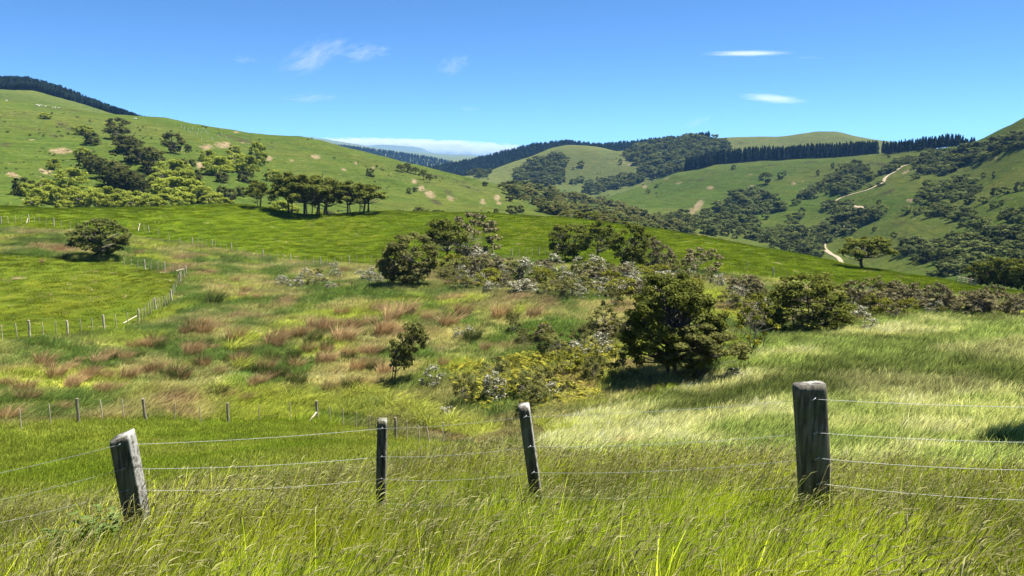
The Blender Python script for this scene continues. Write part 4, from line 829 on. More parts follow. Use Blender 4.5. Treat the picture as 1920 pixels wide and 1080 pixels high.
thicket([(520, 520), (640, 515), (700, 520), (700, 535), (600, 545), (530, 540)], 10, 20, 805, ['olv0', 'olv2', 'wht0'], 15, 24, 'on the rough flat left of the thicket')
# trees outside the frame at right, whose shade falls into it
put('kanuka_tree', T['big'], 2200, 850, 600, 450, 'big kanuka beyond the right frame edge shading the pale grass', 'tree', None, d=29)
put('kanuka_tree', T['kan1'], 2040, 770, 150, 160, 'kanuka bush beyond the right frame edge', 'tree', None, d=37)

# ------------------------------------------------------------------ rush clumps and sedge mounds
def tuft_mesh(name, seed, n, h, spread, wind, w, mat, fan=.5, segs=4, mats2=None, heads=0, curl=.6):
    """arching blades from one foot; wind bends them towards +x"""
    rng = rs(seed); B = MB()
    a = rng.rand(n) * 6.283; r = spread * np.sqrt(rng.rand(n))
    bx, by = r * np.cos(a), r * np.sin(a)
    hh = h * (.55 + .6 * rng.rand(n)); ox = np.cos(a) * fan * rng.rand(n) + wind * (.5 + .8 * rng.rand(n)); oy = np.sin(a) * fan * rng.rand(n) + rng.normal(size=n) * .08
    t = np.linspace(0, 1, segs + 1)
    x = bx[:, None] + ox[:, None] * hh[:, None] * t ** 1.8; y = by[:, None] + oy[:, None] * hh[:, None] * t ** 1.8
    sag = np.hypot(ox, oy) * curl
    z = hh[:, None] * (t - (.35 * np.minimum(sag, 1.6))[:, None] * t ** 2.6)
    ang = rng.rand(n) * 6.283; wx, wy = np.cos(ang), np.sin(ang)
    ww = w * (.7 + .6 * rng.rand(n))[:, None] * (1 - .92 * t ** 1.5)[None] * .5
    Lv = np.stack([x - wx[:, None] * ww, y - wy[:, None] * ww, z], -1); Rv = np.stack([x + wx[:, None] * ww, y + wy[:, None] * ww, z], -1)
    v = np.stack([Lv, Rv], 2).reshape(n, -1, 3); m = 2 * (segs + 1)
    f1 = np.array([[2 * i, 2 * i + 1, 2 * i + 3, 2 * i + 2] for i in range(segs)])
    f = (np.arange(n)[:, None, None] * m + f1[None]).reshape(-1, 4)
    var = np.repeat(rng.rand(n), segs)
    B.add(v.reshape(-1, 3), f, var, 0)
    if heads:
        for i in rng.choice(n, heads, replace=False):     # flowering heads on taller stalks
            s = 1.2 + .5 * rng.rand(); P = np.stack([x[i], y[i], z[i]], -1) * np.array([1, 1, 1.0]) ; P = P[0] + (P - P[0]) * s
            vv, ff = tube(P, np.linspace(w * .32, w * .2, segs + 1), 3); B.add(vv, ff, rng.rand(), 2 if rng.rand() < .5 else 0)
            e = P[-1]; dr = P[-1] - P[-2]; dr /= np.linalg.norm(dr); L = h * (.12 + .16 * rng.rand())
            Q = np.array([e, e + dr * L * .35, e + dr * L * .7 + [0, 0, -.01], e + dr * L + [L * .15, 0, -.02]])
            vv, ff = tube(Q, np.array([.25, .5, .38, .08]) * w * (.6 + .7 * rng.rand()), 4); B.add(vv, ff, rng.rand(), 1)
    return B.mesh(name, [mat] + list(mats2 or []))
RUSH = [tuft_mesh('rush_%d' % k, 500 + k, 240, 1.0, .36, .40, .019, m_rush, .75) for k in range(4)]
RUSHG = [tuft_mesh('rush_green_%d' % k, 510 + k, 220, 1.0, .36, .35, .019, m_rushg, .75) for k in range(2)]
SEDGE = [tuft_mesh('sedge_%d' % k, 520 + k, 190, 1.0, .40, .55, .036, m_carex, 1.0, curl=.9) for k in range(3)]
rr = rs(31)
rush_px = RX = [(362, 622), (346, 626), (378, 612), (266, 652), (294, 646), (300, 654), (234, 674), (255, 670), (208, 674), (146, 684), (162, 686), (126, 694), (104, 708), (135, 727), (203, 708), (240, 710), (273, 698), (323, 703), (308, 704), (344, 710), (187, 736), (208, 737), (383, 687), (430, 678), (456, 672), (484, 697), (484, 722), (458, 752), (427, 748), (15, 724), (26, 752), (52, 756), (15, 786), (117, 772), (440, 638), (385, 652), (588, 616), (613, 613), (664, 616), (702, 613), (520, 628), (575, 659), (613, 654), (680, 664), (718, 627), (550, 672), (510, 675), (615, 681), (556, 689), (689, 692), (499, 694), (510, 710), (485, 721), (548, 713), (670, 724), (615, 734), (830, 686), (867, 590), (938, 594), (886, 638), (908, 658), (922, 842), (1175, 846), (52, 473), (112, 472), (148, 474), (273, 480), (258, 478), (461, 549), (482, 560), (440, 530), (453, 557), (401, 570), (78, 492), (642, 512), (60, 770), (85, 775), (35, 735), (160, 712), (175, 700), (95, 690), (410, 700), (360, 665), (520, 650), (645, 640), (590, 640), (735, 600), (760, 590), (800, 600), (840, 610), (960, 600), (1000, 595), (480, 560), (640, 590), (700, 665), (560, 630), (650, 672), (720, 700), (905, 840)]
rush_px = rush_px + [(x + rr.uniform(-22, 22), y + rr.uniform(-7, 7)) for x, y in RX if y > 600 and x < 760 and rr.rand() < .85]
for i, (x, y) in enumerate(rush_px):
    P = hit(x, y, 22 if y > 830 else 36, 175)
    if P is None: continue
    k = per_px(x, y, P); s = (23 if y > 560 else 11) * (.55 + .9 * rr.rand()) * k
    o = bpy.data.objects.new('rush_clump', RUSH[i % 4] if rr.rand() < .78 else RUSHG[i % 2]); link(o)
    o.location = P; o.scale = (s * rr.uniform(1.1, 1.7), s * rr.uniform(1.1, 1.6), s); o.rotation_euler = (0, 0, rr.uniform(-1.0, 1.0))
    where = ('beside the lone paddock tree' if y < 500 and x < 320 else 'at the paddock fence corner' if y < 575 and x < 500 else 'in the left foot of the gully' if x < 240 and y > 740 else 'in the thickest brown patch of the rush slope' if x < 360 and y > 635 else 'on the rush slope below the small slanting tree' if y > 830 else 'on the upper rush slope below the thicket' if y < 635 else 'on the middle of the rush slope')
    tag(o, 'wind-combed brown rush clump ' + where, 'rush', 'rush clumps ' + where)
sedge_px = [(490, 742), (510, 736), (530, 746), (552, 754), (575, 762), (500, 752), (600, 768), (620, 772), (640, 778), (660, 776), (660, 744), (680, 738), (700, 742), (720, 748), (690, 756), (665, 756), (735, 760), (750, 778), (775, 770), (790, 778), (720, 776), (700, 782), (770, 790), (800, 792), (815, 802), (840, 806), (860, 812), (880, 818), (900, 824), (850, 795), (880, 800), (920, 812), (900, 806), (560, 738), (590, 748), (630, 756), (460, 640), (440, 655), (455, 690), (1040, 818), (1070, 812), (1100, 822), (1130, 808), (1155, 800), (1020, 800), (1120, 790), (1080, 798), (1060, 830), (1800, 690), (1775, 686), (1830, 685), (1655, 640), (1690, 645), (1880, 690), (1905, 686)]
for i, (x, y) in enumerate(sedge_px):
    P = hit(x, y, 24, 120)
    if P is None: continue
    k = per_px(x, y, P); s = 22 * (.75 + .5 * rr.rand()) * k
    dk = x > 1600
    o = bpy.data.objects.new('sedge_mound', RUSHG[i % 2] if dk else SEDGE[i % 3]); link(o)
    o.location = P; o.scale = (s * 1.7, s * 1.7, s); o.rotation_euler = (0, 0, rr.uniform(-.7, .7))
    where = 'in the pale grass at right' if dk else 'right of the thin leaning fence post' if x > 1000 else 'on the rush slope at left' if y < 700 else 'along the gully foot behind the middle fence'
    tag(o, ('dark' if dk else 'yellow-green') + ' drooping sedge mound ' + where, 'sedge', 'sedge mounds ' + where)

# ------------------------------------------------------------------ fences
m_post = wood('weathered_post', (.028, .025, .018), (.150, .135, .098), 30)
nt = m_post.node_tree                                        # white lichen plus painted sunlit brightness on the top and right edge
pb = [n for n in nt.nodes if n.type == 'BSDF_PRINCIPLED'][0]; old = pb.inputs['Base Color'].links[0].from_socket
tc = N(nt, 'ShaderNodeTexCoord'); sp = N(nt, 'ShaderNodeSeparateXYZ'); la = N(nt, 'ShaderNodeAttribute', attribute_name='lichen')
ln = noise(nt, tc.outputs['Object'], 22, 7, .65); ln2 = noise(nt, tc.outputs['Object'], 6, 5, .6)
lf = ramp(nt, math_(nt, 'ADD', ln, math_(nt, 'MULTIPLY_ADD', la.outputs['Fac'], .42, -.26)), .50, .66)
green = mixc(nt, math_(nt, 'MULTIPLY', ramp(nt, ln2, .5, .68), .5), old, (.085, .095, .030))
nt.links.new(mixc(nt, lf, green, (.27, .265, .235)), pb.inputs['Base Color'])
m_batten = wood('pale_batten', (.30, .25, .17), (.52, .46, .35), 20)
m_dpost = wood('grey_fence_post', (.12, .10, .075), (.27, .23, .18), 20)
m_wire, nt, out = new_mat('fence_wire')
p = N(nt, 'ShaderNodeBsdfPrincipled'); p.inputs['Base Color'].default_value = (.45, .46, .46, 1); p.inputs['Metallic'].default_value = .3; p.inputs['Roughness'].default_value = .7
nt.links.new(p.outputs[0], out.inputs[0])
m_dull, nt, out = new_mat('dull_wire')
p = N(nt, 'ShaderNodeBsdfDiffuse'); p.inputs[0].default_value = (.16, .16, .15, 1); nt.links.new(p.outputs[0], out.inputs[0])
def pix3(x, y, yf):                # point on the sight line at forward distance yf
    u, fw, up = pdir(x, y); t = yf / fw
    return np.array([u * t, yf, up * t + EYE])
def post_mesh(name, top, bot, wid, dep, seed, rnd, lich_lit, slope=(0, 0)):
    """squared, weather-worn post from bot to top with a sawn top"""
    rng = rs(seed); top = np.array(top); bot = np.array(bot); n = 34; m = 28
    ax = top - bot; L = np.linalg.norm(ax); ax /= L
    sx = np.cross(ax, [0, 1, 0]); sx /= np.linalg.norm(sx); sx = -sx if sx[0] < 0 else sx
    sy = np.cross(ax, sx); sy = -sy if sy[1] < 0 else sy
    th = (np.arange(m) + .5) * 2 * math.pi / m; e = rnd
    cx = np.sign(np.cos(th)) * np.abs(np.cos(th)) ** e; cy = np.sign(np.sin(th)) * np.abs(np.sin(th)) ** e
    V_, lc = [], []
    for i in range(n + 1):
        t = i / n; k = 1 + .03 * math.sin(5 * t + seed)
        jit = 1 + .045 * (vnoise(np.arange(m) * .9 + seed * 7, np.full(m, t * 5.), seed) - .5) + .07 * (vnoise(np.arange(m) * 1.3, np.full(m, t * 1.2), seed + 4) - .5)
        if i == n: jit = jit * .96
        px, py = cx * wid / 2 * k * jit, cy * dep / 2 * k * jit
        dz = (slope[0] * px + slope[1] * py) * (t > .9) * min(1, (t - .9) / .1)
        V_.append(bot + ax * L * t + px[:, None] * sx + py[:, None] * sy + np.outer(dz, ax))
        lc.append(np.clip(lich_lit * np.clip((cx - .55) * 3, 0, 1) * (.4 + .6 * t) + .55 * max(0, (t - .97) / .03), 0, 1))  # whitens sunlit right side and cap, lichen and painted light together
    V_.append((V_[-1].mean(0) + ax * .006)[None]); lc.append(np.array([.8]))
    Vv = np.concatenate(V_); i = np.arange(n)[:, None] * m; j = np.arange(m)[None]; j2 = (j + 1) % m
    f = np.stack([i + j, i + j2, i + m + j2, i + m + j], -1).reshape(-1, 4)
    c = len(Vv) - 1; b = n * m; cap = np.array([[b + q, b + (q + 1) % m, b + (q + 2) % m, c] for q in range(0, m, 2)])
    f = np.concatenate([f, cap])
    return Vv, f, np.concatenate(lc)
fence = link(bpy.data.objects.new('wire_fence', None)); tag(fence, 'old four-wire farm fence with leaning posts across the long front grass', 'fence')
FP = [ # top pixel, lower pixel, forward distance, width, depth, roundness, lichen and painted lit edge, slope, label
 ((-190, 925), (-170, 1080), 6.0, .12, .12, .5, .3, (0, 0), 'squared post beyond the left frame edge'),
 ((229, 816), (259, 978), 6.1, .175, .13, .35, 1.0, (.30, .15), 'thick weathered post leaning left with a pale lit edge'),
 ((717, 786), (714, 955), 6.9, .088, .085, .4, .7, (0, .1), 'slim square upright post'),
 ((982, 760), (1008, 950), 6.3, .10, .10, .55, 1.0, (0, .2), 'slim leaning post crusted with white lichen'),
 ((1517, 719), (1529, 930), 5.1, .208, .13, .45, .10, (-.02, -.04), 'broad dark slab post with flat top'),
 ((2150, 738), (2155, 930), 5.0, .12, .12, .5, .3, (0, 0), 'post beyond the right frame edge')]
fpts = []
for i, (tp, bp_, yf, wid, dep, rnd, lich_lit, slope, lab) in enumerate(FP):
    a, b = pix3(*tp, yf), pix3(*bp_, yf)
    ax = (b - a) / np.linalg.norm(b - a); gz = float(ground(b[0], b[1]))
    b2 = a + ax * ((a[2] - gz + .35) / -ax[2])
    v, f, lc = post_mesh('post', a, b2, wid, dep, 3 + i, rnd, lich_lit, slope)
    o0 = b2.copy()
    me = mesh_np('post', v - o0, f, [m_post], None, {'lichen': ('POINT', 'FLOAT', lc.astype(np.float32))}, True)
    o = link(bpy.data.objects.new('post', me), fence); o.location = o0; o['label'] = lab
    fpts.append((a, ax, yf, dep, wid, o))
WY = [(920, 828, 800, 777, 742, 758), (967, 872, 852, 832, 803, 820), (1005, 911, 893, 880, 850, 870), (1050, 950, 938, 925, 897, 928)]
for wi, ys in enumerate(WY):
    P = []
    for (a, ax, yf, dep, wid, po), y in zip(fpts, ys):
        _, ya = project(*[np.array(q) for q in a]); _, yb = project(*[np.array(q) for q in (a + ax)])
        c_ = a + ax * ((y - float(ya)) / (float(yb) - float(ya)))
        P.append(np.array([c_[0], c_[1] - dep / 2 - .004, c_[2]]))
        # staple over the wire
        sv, sf = tube([P[-1] + np.array([.012, .012, .010]), P[-1] + np.array([.011, -.005, .009]), P[-1] + np.array([0, -.007, 0]), P[-1] + np.array([-.011, -.005, -.009]), P[-1] + np.array([-.012, .012, -.010])], .0026, 5)
        link(bpy.data.objects.new('staple', mesh_np('staple', sv - np.array(po.location), sf, [m_wire], None, None, True)), po)
    pts = []
    for s in range(len(P) - 1):
        for t in np.linspace(0, 1, 24, endpoint=False):
            q = P[s] * (1 - t) + P[s + 1] * t; q = q + np.array([0, 0, -.05 * (.4 + .2 * wi) * 4 * t * (1 - t)]); pts.append(q)
    pts.append(P[-1])
    v, f = tube(np.array(pts), .0012, 6)
    link(bpy.data.objects.new('wire', mesh_np('wire', v, f, [m_wire], None, None, True)), fence)
def stick(w, h, seed, mat, dep=None):
    rng = rs(seed); B = MB(); z = np.linspace(-.3, h, 6)
    P = np.stack([rng.normal(size=6) * w * .06, rng.normal(size=6) * w * .06, z], -1)
    v, f = tube(P, w * .5 * (1 + .06 * rng.normal(size=6)), 7); B.add(v, f)
    c = np.array([P[-1] + [0, 0, .005]]); n = len(v)
    B.add(np.concatenate([v[-7:], c]), [[0, 1, 2, 7], [2, 3, 4, 7], [4, 5, 6, 7], [6, 0, 0, 7]][:3] + [[6, 0, 1, 7]])
    return B.mesh('fence_stick', [mat], True)
ST_B = [stick(.05, 1.08, 900 + k, m_batten) for k in range(3)]; ST_P = [stick(.15, 1.2, 910 + k, m_dpost) for k in range(2)]; ST_BP = [stick(.12, 1.2, 920 + k, m_batten) for k in range(2)]
def field_fence(label, spots, hs, braces=(), wires=3, wr=.0014, post=ST_P, bat=ST_B):
    """spots: (x, y, is_post, dmin, dmax) foot pixels; standing parts share meshes"""
    fe = link(bpy.data.objects.new('wire_fence', None)); tag(fe, label, 'fence'); rng = rs(len(spots)); line = []
    for i, (x, y, isp, d0, d1) in enumerate(spots):
        P = hit(x, y, d0, d1)
        if P is None: continue
        o = link(bpy.data.objects.new('post' if isp else 'batten', (post if isp else bat)[i % 2]), fe)
        o.location = P; o.rotation_euler = (rng.normal() * .03, rng.normal() * .05, rng.rand() * 6)
        s = hs * (.93 + .14 * rng.rand()); ws = hs * (1.0 if d0 < 60 else 1.35); o.scale = (ws, ws, s); line.append((np.array(P), s))
    for k in range(wires):
        pts = np.array([p + [0, -.05, s * (1.0 - .3 * k)] for p, s in line])
        v, f = tube(pts, wr, 4); link(bpy.data.objects.new('wire', mesh_np('wire', v, f, [m_dull])), fe)
    for (x1, y1, x2, y2, z1, z2, d0, d1) in braces:
        A, B_ = hit(x1, y1, d0, d1), hit(x2, y2, d0, d1)
        if A and B_:
            v, f = tube([np.array(A) + [0, 0, z1], (np.array(A) + np.array(B_)) / 2 + [0, 0, (z1 + z2) / 2], np.array(B_) + [0, 0, z2]], .055, 6)
            link(bpy.data.objects.new('brace_rail', mesh_np('brace_rail', v, f, [m_batten])), fe)
    return fe
mid = [(40, 806, 0), (95, 798, 0), (148, 793, 1), (193, 789, 0), (233, 787, 0), (273, 788, 1), (327, 792, 0), (377, 797, 0), (428, 795, 1), (487, 793, 0), (545, 791, 0), (596, 793, 1), (620, 798, 0), (644, 804, 0), (668, 809, 0), (693, 816, 0), (742, 824, 1), (763, 829, 0), (786, 836, 0), (807, 842, 0), (831, 845, 0)]
field_fence('fence of pale battens and grey posts in the gully below the front fence', [(x, y, p, 34, 62) for x, y, p in mid], 1.22, [(576, 797, 594, 793, .05, .75, 34, 62)])
pad = [(5, 638, 0), (32, 634, 0), (56, 631, 1), (81, 629, 0), (105, 627, 0), (128, 629, 1), (152, 624, 0), (174, 620, 0), (195, 617, 1), (219, 615, 0), (240, 609, 0), (260, 606, 1), (267, 601, 0), (273, 594, 0), (279, 590, 0), (283, 587, 0), (287, 582, 0), (292, 580, 1), (296, 579, 0), (300, 578, 0), (305, 577, 0), (310, 576, 0), (314, 573, 0), (318, 570, 0), (322, 566, 1), (325, 556, 0), (328, 550, 0), (331, 542, 0), (336, 532, 0), (338, 530, 1), (341, 525, 0), (346, 521, 0), (349, 516, 1), (337, 512, 0), (324, 511, 0), (309, 510, 1), (296, 508, 0), (283, 506, 0), (272, 505, 1), (259, 504, 0), (246, 502, 0), (233, 500, 0)]
field_fence('pale batten fence round the left paddock, turning a sharp corner', [(x, y, p, 60, 160) for x, y, p in pad], 1.25, [(231, 608, 257, 604, .1, .7, 60, 130), (331, 519, 347, 516, .9, 1.0, 90, 160)], post=ST_BP)
far = [(2, 421), (16, 420), (29, 419), (41, 418), (54, 418), (65, 419), (75, 420), (86, 423), (101, 424), (116, 427), (132, 430), (147, 431), (162, 430), (250, 431), (262, 432), (271, 434), (279, 437), (298, 442), (318, 450), (339, 459), (361, 460), (371, 460), (380, 461), (388, 462), (397, 464), (404, 466), (414, 468), (425, 470), (434, 471), (446, 474), (457, 476), (481, 482), (494, 484), (507, 487), (520, 489), (532, 490), (545, 492), (559, 494), (573, 496), (588, 497), (601, 497), (614, 498), (628, 496), (641, 496), (655, 495), (669, 493), (683, 492), (696, 492), (960, 482), (974, 481), (986, 479), (998, 478), (1010, 478), (1022, 477), (1032, 476), (1400, 507), (1450, 519), (1475, 525)]
field_fence('far batten fence along the foot of the bright ridge', [(x, y, i % 4 == 0, 110, 200) for i, (x, y) in enumerate(far)], 1.35, [(50, 420, 54, 417, .1, 1.2, 110, 200), (259, 434, 263, 430, .1, 1.2, 110, 200)], post=ST_BP)
rail = link(bpy.data.objects.new('rail_fence', None)); tag(rail, 'short pale timber rail fence on the ridge beside the dark stand', 'fence')
RP = [np.array(at(x, 150, 533)) for x in (1793, 1802, 1811, 1820, 1829)]
for i, q in enumerate(RP):
    o = link(bpy.data.objects.new('post', ST_BP[i % 2]), rail); o.location = q; o.scale = (1.3, 1.3, 1.1)
for k in range(3):
    v, f = tube(np.array([q + [0, -.1, .35 + .35 * k] for q in RP]), .07, 6); link(bpy.data.objects.new('rail', mesh_np('rail', v, f, [m_batten])), rail)

# white tree guards and sheep high on the left hill
m_guard, nt, out = new_mat('tree_guard_plastic')
p = N(nt, 'ShaderNodeBsdfPrincipled'); p.inputs['Base Color'].default_value = (.8, .8, .78, 1); p.inputs['Roughness'].default_value = .6; nt.links.new(p.outputs[0], out.inputs[0])
v, f = tube([[0, 0, -.1], [0, 0, 1.2], [.02, 0, 1.8]], [.09, .085, .08], 8); gmesh = mesh_np('tree_guard', v, f, [m_guard])
for x, y in [(340, 239), (346, 242), (353, 246), (361, 243), (366, 248), (372, 245), (377, 250), (381, 244), (386, 249), (378, 264), (398, 263), (390, 252), (409, 256), (425, 260), (370, 253), (357, 250), (416, 252)]:
    P = hit(x, y, 300, 690)
    if P is None: continue
    o = link(bpy.data.objects.new('tree_guard', gmesh)); o.location = P; tag(o, 'white sapling guard sleeve high on the left hillside', 'tree guard', 'white sapling guards on the hillside')
m_wool, nt, out = new_mat('sheep_wool')
p = N(nt, 'ShaderNodeBsdfDiffuse'); nt.links.new(mixc(nt, noise(nt, N(nt, 'ShaderNodeTexCoord').outputs['Object'], 9, 3), (.52, .48, .40), (.78, .75, .68)), p.inputs[0]); nt.links.new(p.outputs[0], out.inputs[0])
B = MB()
v, f = tube([[-.62, 0, .62], [-.55, 0, .66], [-.25, 0, .66], [.1, 0, .68], [.42, 0, .72], [.58, 0, .80], [.70, 0, .92], [.80, 0, .94], [.96, 0, .84], [1.0, 0, .82]], [.03, .26, .33, .33, .28, .20, .14, .13, .08, .02], 10); B.add(v, f)
for lx, ly in ((-.42, .13), (-.42, -.13), (.32, .13), (.32, -.13)):
    v, f = tube([[lx, ly, .5], [lx + .03, ly, .27], [lx, ly, -.02]], [.08, .045, .04], 6); B.add(v, f)
sheep = B.mesh('sheep', [m_wool], True)
for i, (x, y) in enumerate([(3, 187), (8, 188), (13, 190), (66, 199), (70, 198), (76, 199), (80, 200), (85, 201), (99, 203), (104, 203), (110, 204), (251, 224), (255, 224), (8, 185), (73, 200)]):
    P = hit(x, y, 300, 720)
    if P is None: continue
    o = link(bpy.data.objects.new('sheep', sheep)); o.location = P; o.rotation_euler = (0, 0, i * 1.9); o.scale = (.9,) * 3
    tag(o, 'distant white sheep along the skyline of the left hill', 'sheep', 'sheep on the hill skyline')

# ------------------------------------------------------------------ grass
def area_pts(rng, n, d0, d1, a0, a1):
    d = np.sqrt(rng.rand(n) * (d1 ** 2 - d0 ** 2) + d0 ** 2); a = R(a0) + R(a1 - a0) * rng.rand(n)
    X, Y = d * np.sin(a), d * np.cos(a); return X, Y, ground(X, Y), d
def lay(name, protos, X, Y, Z, tint_, scl, rng, label, wind=.0, idx=None, hvar=.35):
    n = len(X); rot = np.zeros((n, 3)); rot[:, 2] = wind + rng.normal(size=n) * .55
    s = scl * (1 - hvar / 2 + hvar * rng.rand(n)); S = np.stack([s, s, s * (.8 + .4 * rng.rand(n))], -1)
    scatter(name, np.stack([X, Y, Z], -1), rot, S, rng.randint(protos[1], size=n) if idx is None else idx, ones4(tint_), protos[0], label, 'grass')
def hold(name, ms): return make_protos(name, ms), len(ms)
rng = rs(4)
# long flowering grass round the front fence
G1 = hold('front_tuft', [tuft_mesh('front_tuft_%d' % k, 600 + k, 84, .215, .12, .34, .0043, m_blade, .45, 5, [m_seed, m_straw], 0) for k in range(5)] + [tuft_mesh('front_tuft_seed_%d' % k, 620 + k, 58, .24, .12, .42, .0042, m_blade, .4, 5, [m_seed, m_straw], 7) for k in range(6)])
n = 30000; X, Y, Z, d = area_pts(rng, n, 1.9, 13.5, -41, 41)
keep = rng.rand(n) < np.clip(1.15 - d / 40, 0, 1); X, Y, Z, d = X[keep], Y[keep], Z[keep], d[keep]
q = np.clip(.5 + 1.4 * fbm(X / 1.7, Y / 1.7, 601, 3), 0, 1); q2 = np.clip(.5 + 1.4 * fbm(X / .8, Y / .8, 607, 3), 0, 1)
tg = np.array((.235, .325, .014))[None] * (1 - q[:, None]) + np.array((.415, .460, .035))[None] * q[:, None]
tg = tg * (.72 + .75 * q2[:, None]) * (1 + .18 * rng.normal(size=(len(X), 1)))
st = rng.rand(len(X)) < .07; tg[st] = np.array((.42, .38, .17)) * (.7 + .5 * rng.rand(st.sum(), 1))
seedp = rng.rand(len(X)) < .26 + .38 * sstep(4.5, 9, d)
idx = np.where(seedp, 5 + rng.randint(6, size=len(X)), rng.randint(5, size=len(X)))
lay('grass', G1, X, Y, Z - .02, tg, np.where(seedp, 1.12, 1.0) * (.72 + .6 * q), rng, 'long green flowering grass leaning in the wind round the front fence', idx=idx)
m_weed = foliage('weed_leaf', (.05, .085, .02), (.15, .21, .06), trans=.35, tint=.1)
def weed_mesh(name, seed, n=10):
    r5 = rs(seed); B = MB(); C = []
    for k in range(n):
        a = r5.rand() * 6.28; e = np.array([math.cos(a) * .22 * r5.rand() + .06, math.sin(a) * .22 * r5.rand(), .30 + .25 * r5.rand()])
        Q = bend(r5, (0, 0, -.03), e, 6, .1); v, f = tube(Q, np.linspace(.006, .002, 6), 4); B.add(v, f, .3)
        for t in np.linspace(.25, 1, 9):
            c0 = Q[0] + (e - Q[0]) * t
            for _ in range(2):
                d_ = r5.normal(size=3); d_[2] = abs(d_[2]) * .4; d_ /= np.linalg.norm(d_); L = .05 + .05 * r5.rand(); w_ = np.cross(d_, [0, 0, 1]); w_ = w_ / (np.linalg.norm(w_) + 1e-6) * L * .28
                B.add([c0, c0 + d_ * L * .5 - w_, c0 + d_ * L + [0, 0, -.012], c0 + d_ * L * .5 + w_], [[0, 1, 2, 3]], r5.rand())
    return B.mesh(name, [m_weed])
for i, (x, d_, sc, l) in enumerate([(350, 9.2, .9, 'bushy green thistle weed standing above the grass right of the thick leaning post'), (150, 6.6, .8, 'leafy green weed in the grass left of the thick leaning post'), (195, 6.3, .75, 'leafy green weed close against the thick leaning post'), (110, 6.9, .7, 'small leafy weed furthest left of the thick leaning post'), (1270, 9.0, .5, 'small leafy weed in the grass left of the broad slab post')]):
    o = link(bpy.data.objects.new('weed', weed_mesh('weed', 750 + i))); o.location = at(x, d_, 900); o.scale = (sc * 1.2, sc * 1.2, sc); o.rotation_euler = (0, 0, i); tag(o, l, 'weed')
# pasture and rough grass beyond: small swards
def sward(name, seed, n, size, h, wind, w, segs=3, fan=.5):
    r2 = rs(seed); m = tuft_mesh(name, seed, n, h, size, wind, w, m_blade, fan, segs); return m
G2 = hold('field_sward', [sward('field_sward_%d' % k, 640 + k, 90, .50, .10, .35, .014) for k in range(5)])
G3 = hold('long_sward', [sward('long_sward_%d' % k, 660 + k, 80, .46, .26, .75, .017, 4, .55) for k in range(6)])
n = 34000; X, Y, Z, d = area_pts(rng, n, 9.5, 62, -40, 40)
x, y = project(X, Y, Z); tt = ground_tint(X, Y, d, x, y)
keep = rng.rand(n) < np.clip(26 / d, .35, 1); X, Y, Z, d, x, y, tt = [a[keep] for a in (X, Y, Z, d, x, y, tt)]
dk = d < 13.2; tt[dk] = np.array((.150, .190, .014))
pale = (x > 980) & (x > 1000 + (850 - y) * 1.6)
rough = ~pale & (y < 800) & (x > 560)
longg = pale | rough | (y < 786)
tv = np.clip(1.0 + .34 * rng.normal(size=(len(X), 1)), .35, 1.9) * np.array([1, 1, .95])
tt = np.clip(tt * tv * 1.35, .004, .6)
s = np.where(longg, 1.0, .9) * (1 + d / 60)
m_ = longg
lay('grass', G3, X[m_], Y[m_], Z[m_] - .03, tt[m_], s[m_] * .95, rng, hvar=.8, label='long pale wind-swept grass on the slope right of the gully')
lay('grass', G2, X[~m_], Y[~m_], Z[~m_] - .02, tt[~m_], s[~m_], rng, 'short green pasture below the front fence at left')
n = 30000; X, Y, Z, d = area_pts(rng, n, 60, 170, -38, 38)
x, y = project(X, Y, Z); tt = ground_tint(X, Y, d, x, y)
lush = (np.abs(tt[:, 0] / tt[:, 1] - .70) < .002) & (d > 120)
fieldp = (np.abs(tt[:, 0] / tt[:, 1] - .76) < .002)
m_ = ~lush & ~fieldp
tt = np.clip(tt * np.clip(1.3 + .42 * rng.normal(size=(n, 1)), .5, 2.4), .004, .6)
lay('grass', G3, X[m_], Y[m_], Z[m_] - .05, tt[m_], (1.5 + d / 110)[m_] * .9, rng, 'rough mixed grass on the gully slope and round the thicket')
n = 30000; X, Y, Z, d = area_pts(rng, n, 62, 232, -37, 37)
x, y = project(X, Y, Z); tt = ground_tint(X, Y, d, x, y)
lush = ((np.abs(tt[:, 0] / tt[:, 1] - .70) < .002) & (d > 120)) | (np.abs(tt[:, 0] / tt[:, 1] - .76) < .002)
gv = np.clip(.5 + 1.5 * fbm(X / 6, Y / 11, 611, 3), 0, 1)[:, None]
tt = np.clip(tt * (1.15 + .5 * gv + .14 * rng.normal(size=(n, 1))) * np.array([1.04, 1.0, 1.0]), .003, .6); m_ = lush
lay('grass', G2, X[m_], Y[m_], Z[m_] - .03, tt[m_], (1.1 + d / 140)[m_], rng, 'short lush pasture on the bright ridge and in the left paddock')
# bracken in the gully
def frond_mesh(name, seed):
    rng = rs(seed); B = MB()
    for k in range(9):
        a = rng.rand() * 6.28; el = .5 + .6 * rng.rand(); L = .8 + .4 * rng.rand(); c, s_ = math.cos(a), math.sin(a); w = .17
        for j in range(7):
            t0, t1 = j / 7, (j + .8) / 7; z0, z1 = L * (el * t0 - .45 * t0 ** 2.2), L * (el * t1 - .45 * t1 ** 2.2)
            ww = w * math.sin(math.pi * min(1, .18 + .82 * (1 - t0))) ** .8
            for sg in (-1, 1):
                B.add([[c * L * t0, s_ * L * t0, z0], [c * L * t1, s_ * L * t1, z1], [c * L * t1 - sg * s_ * ww, s_ * L * t1 + sg * c * ww, z1 - .03], [c * L * t0 * 1.02 - sg * s_ * ww * .9, s_ * L * t0 + sg * c * ww * .9, z0 - .02]], [[0, 1, 2, 3]], np.clip(.25 + .25 * rng.normal() + .35 * (k % 2), 0, 1))
    return B.mesh(name, [m_fern])
FR = hold('frond', [frond_mesh('frond_%d' % k, 700 + k) for k in range(4)])
brk = []
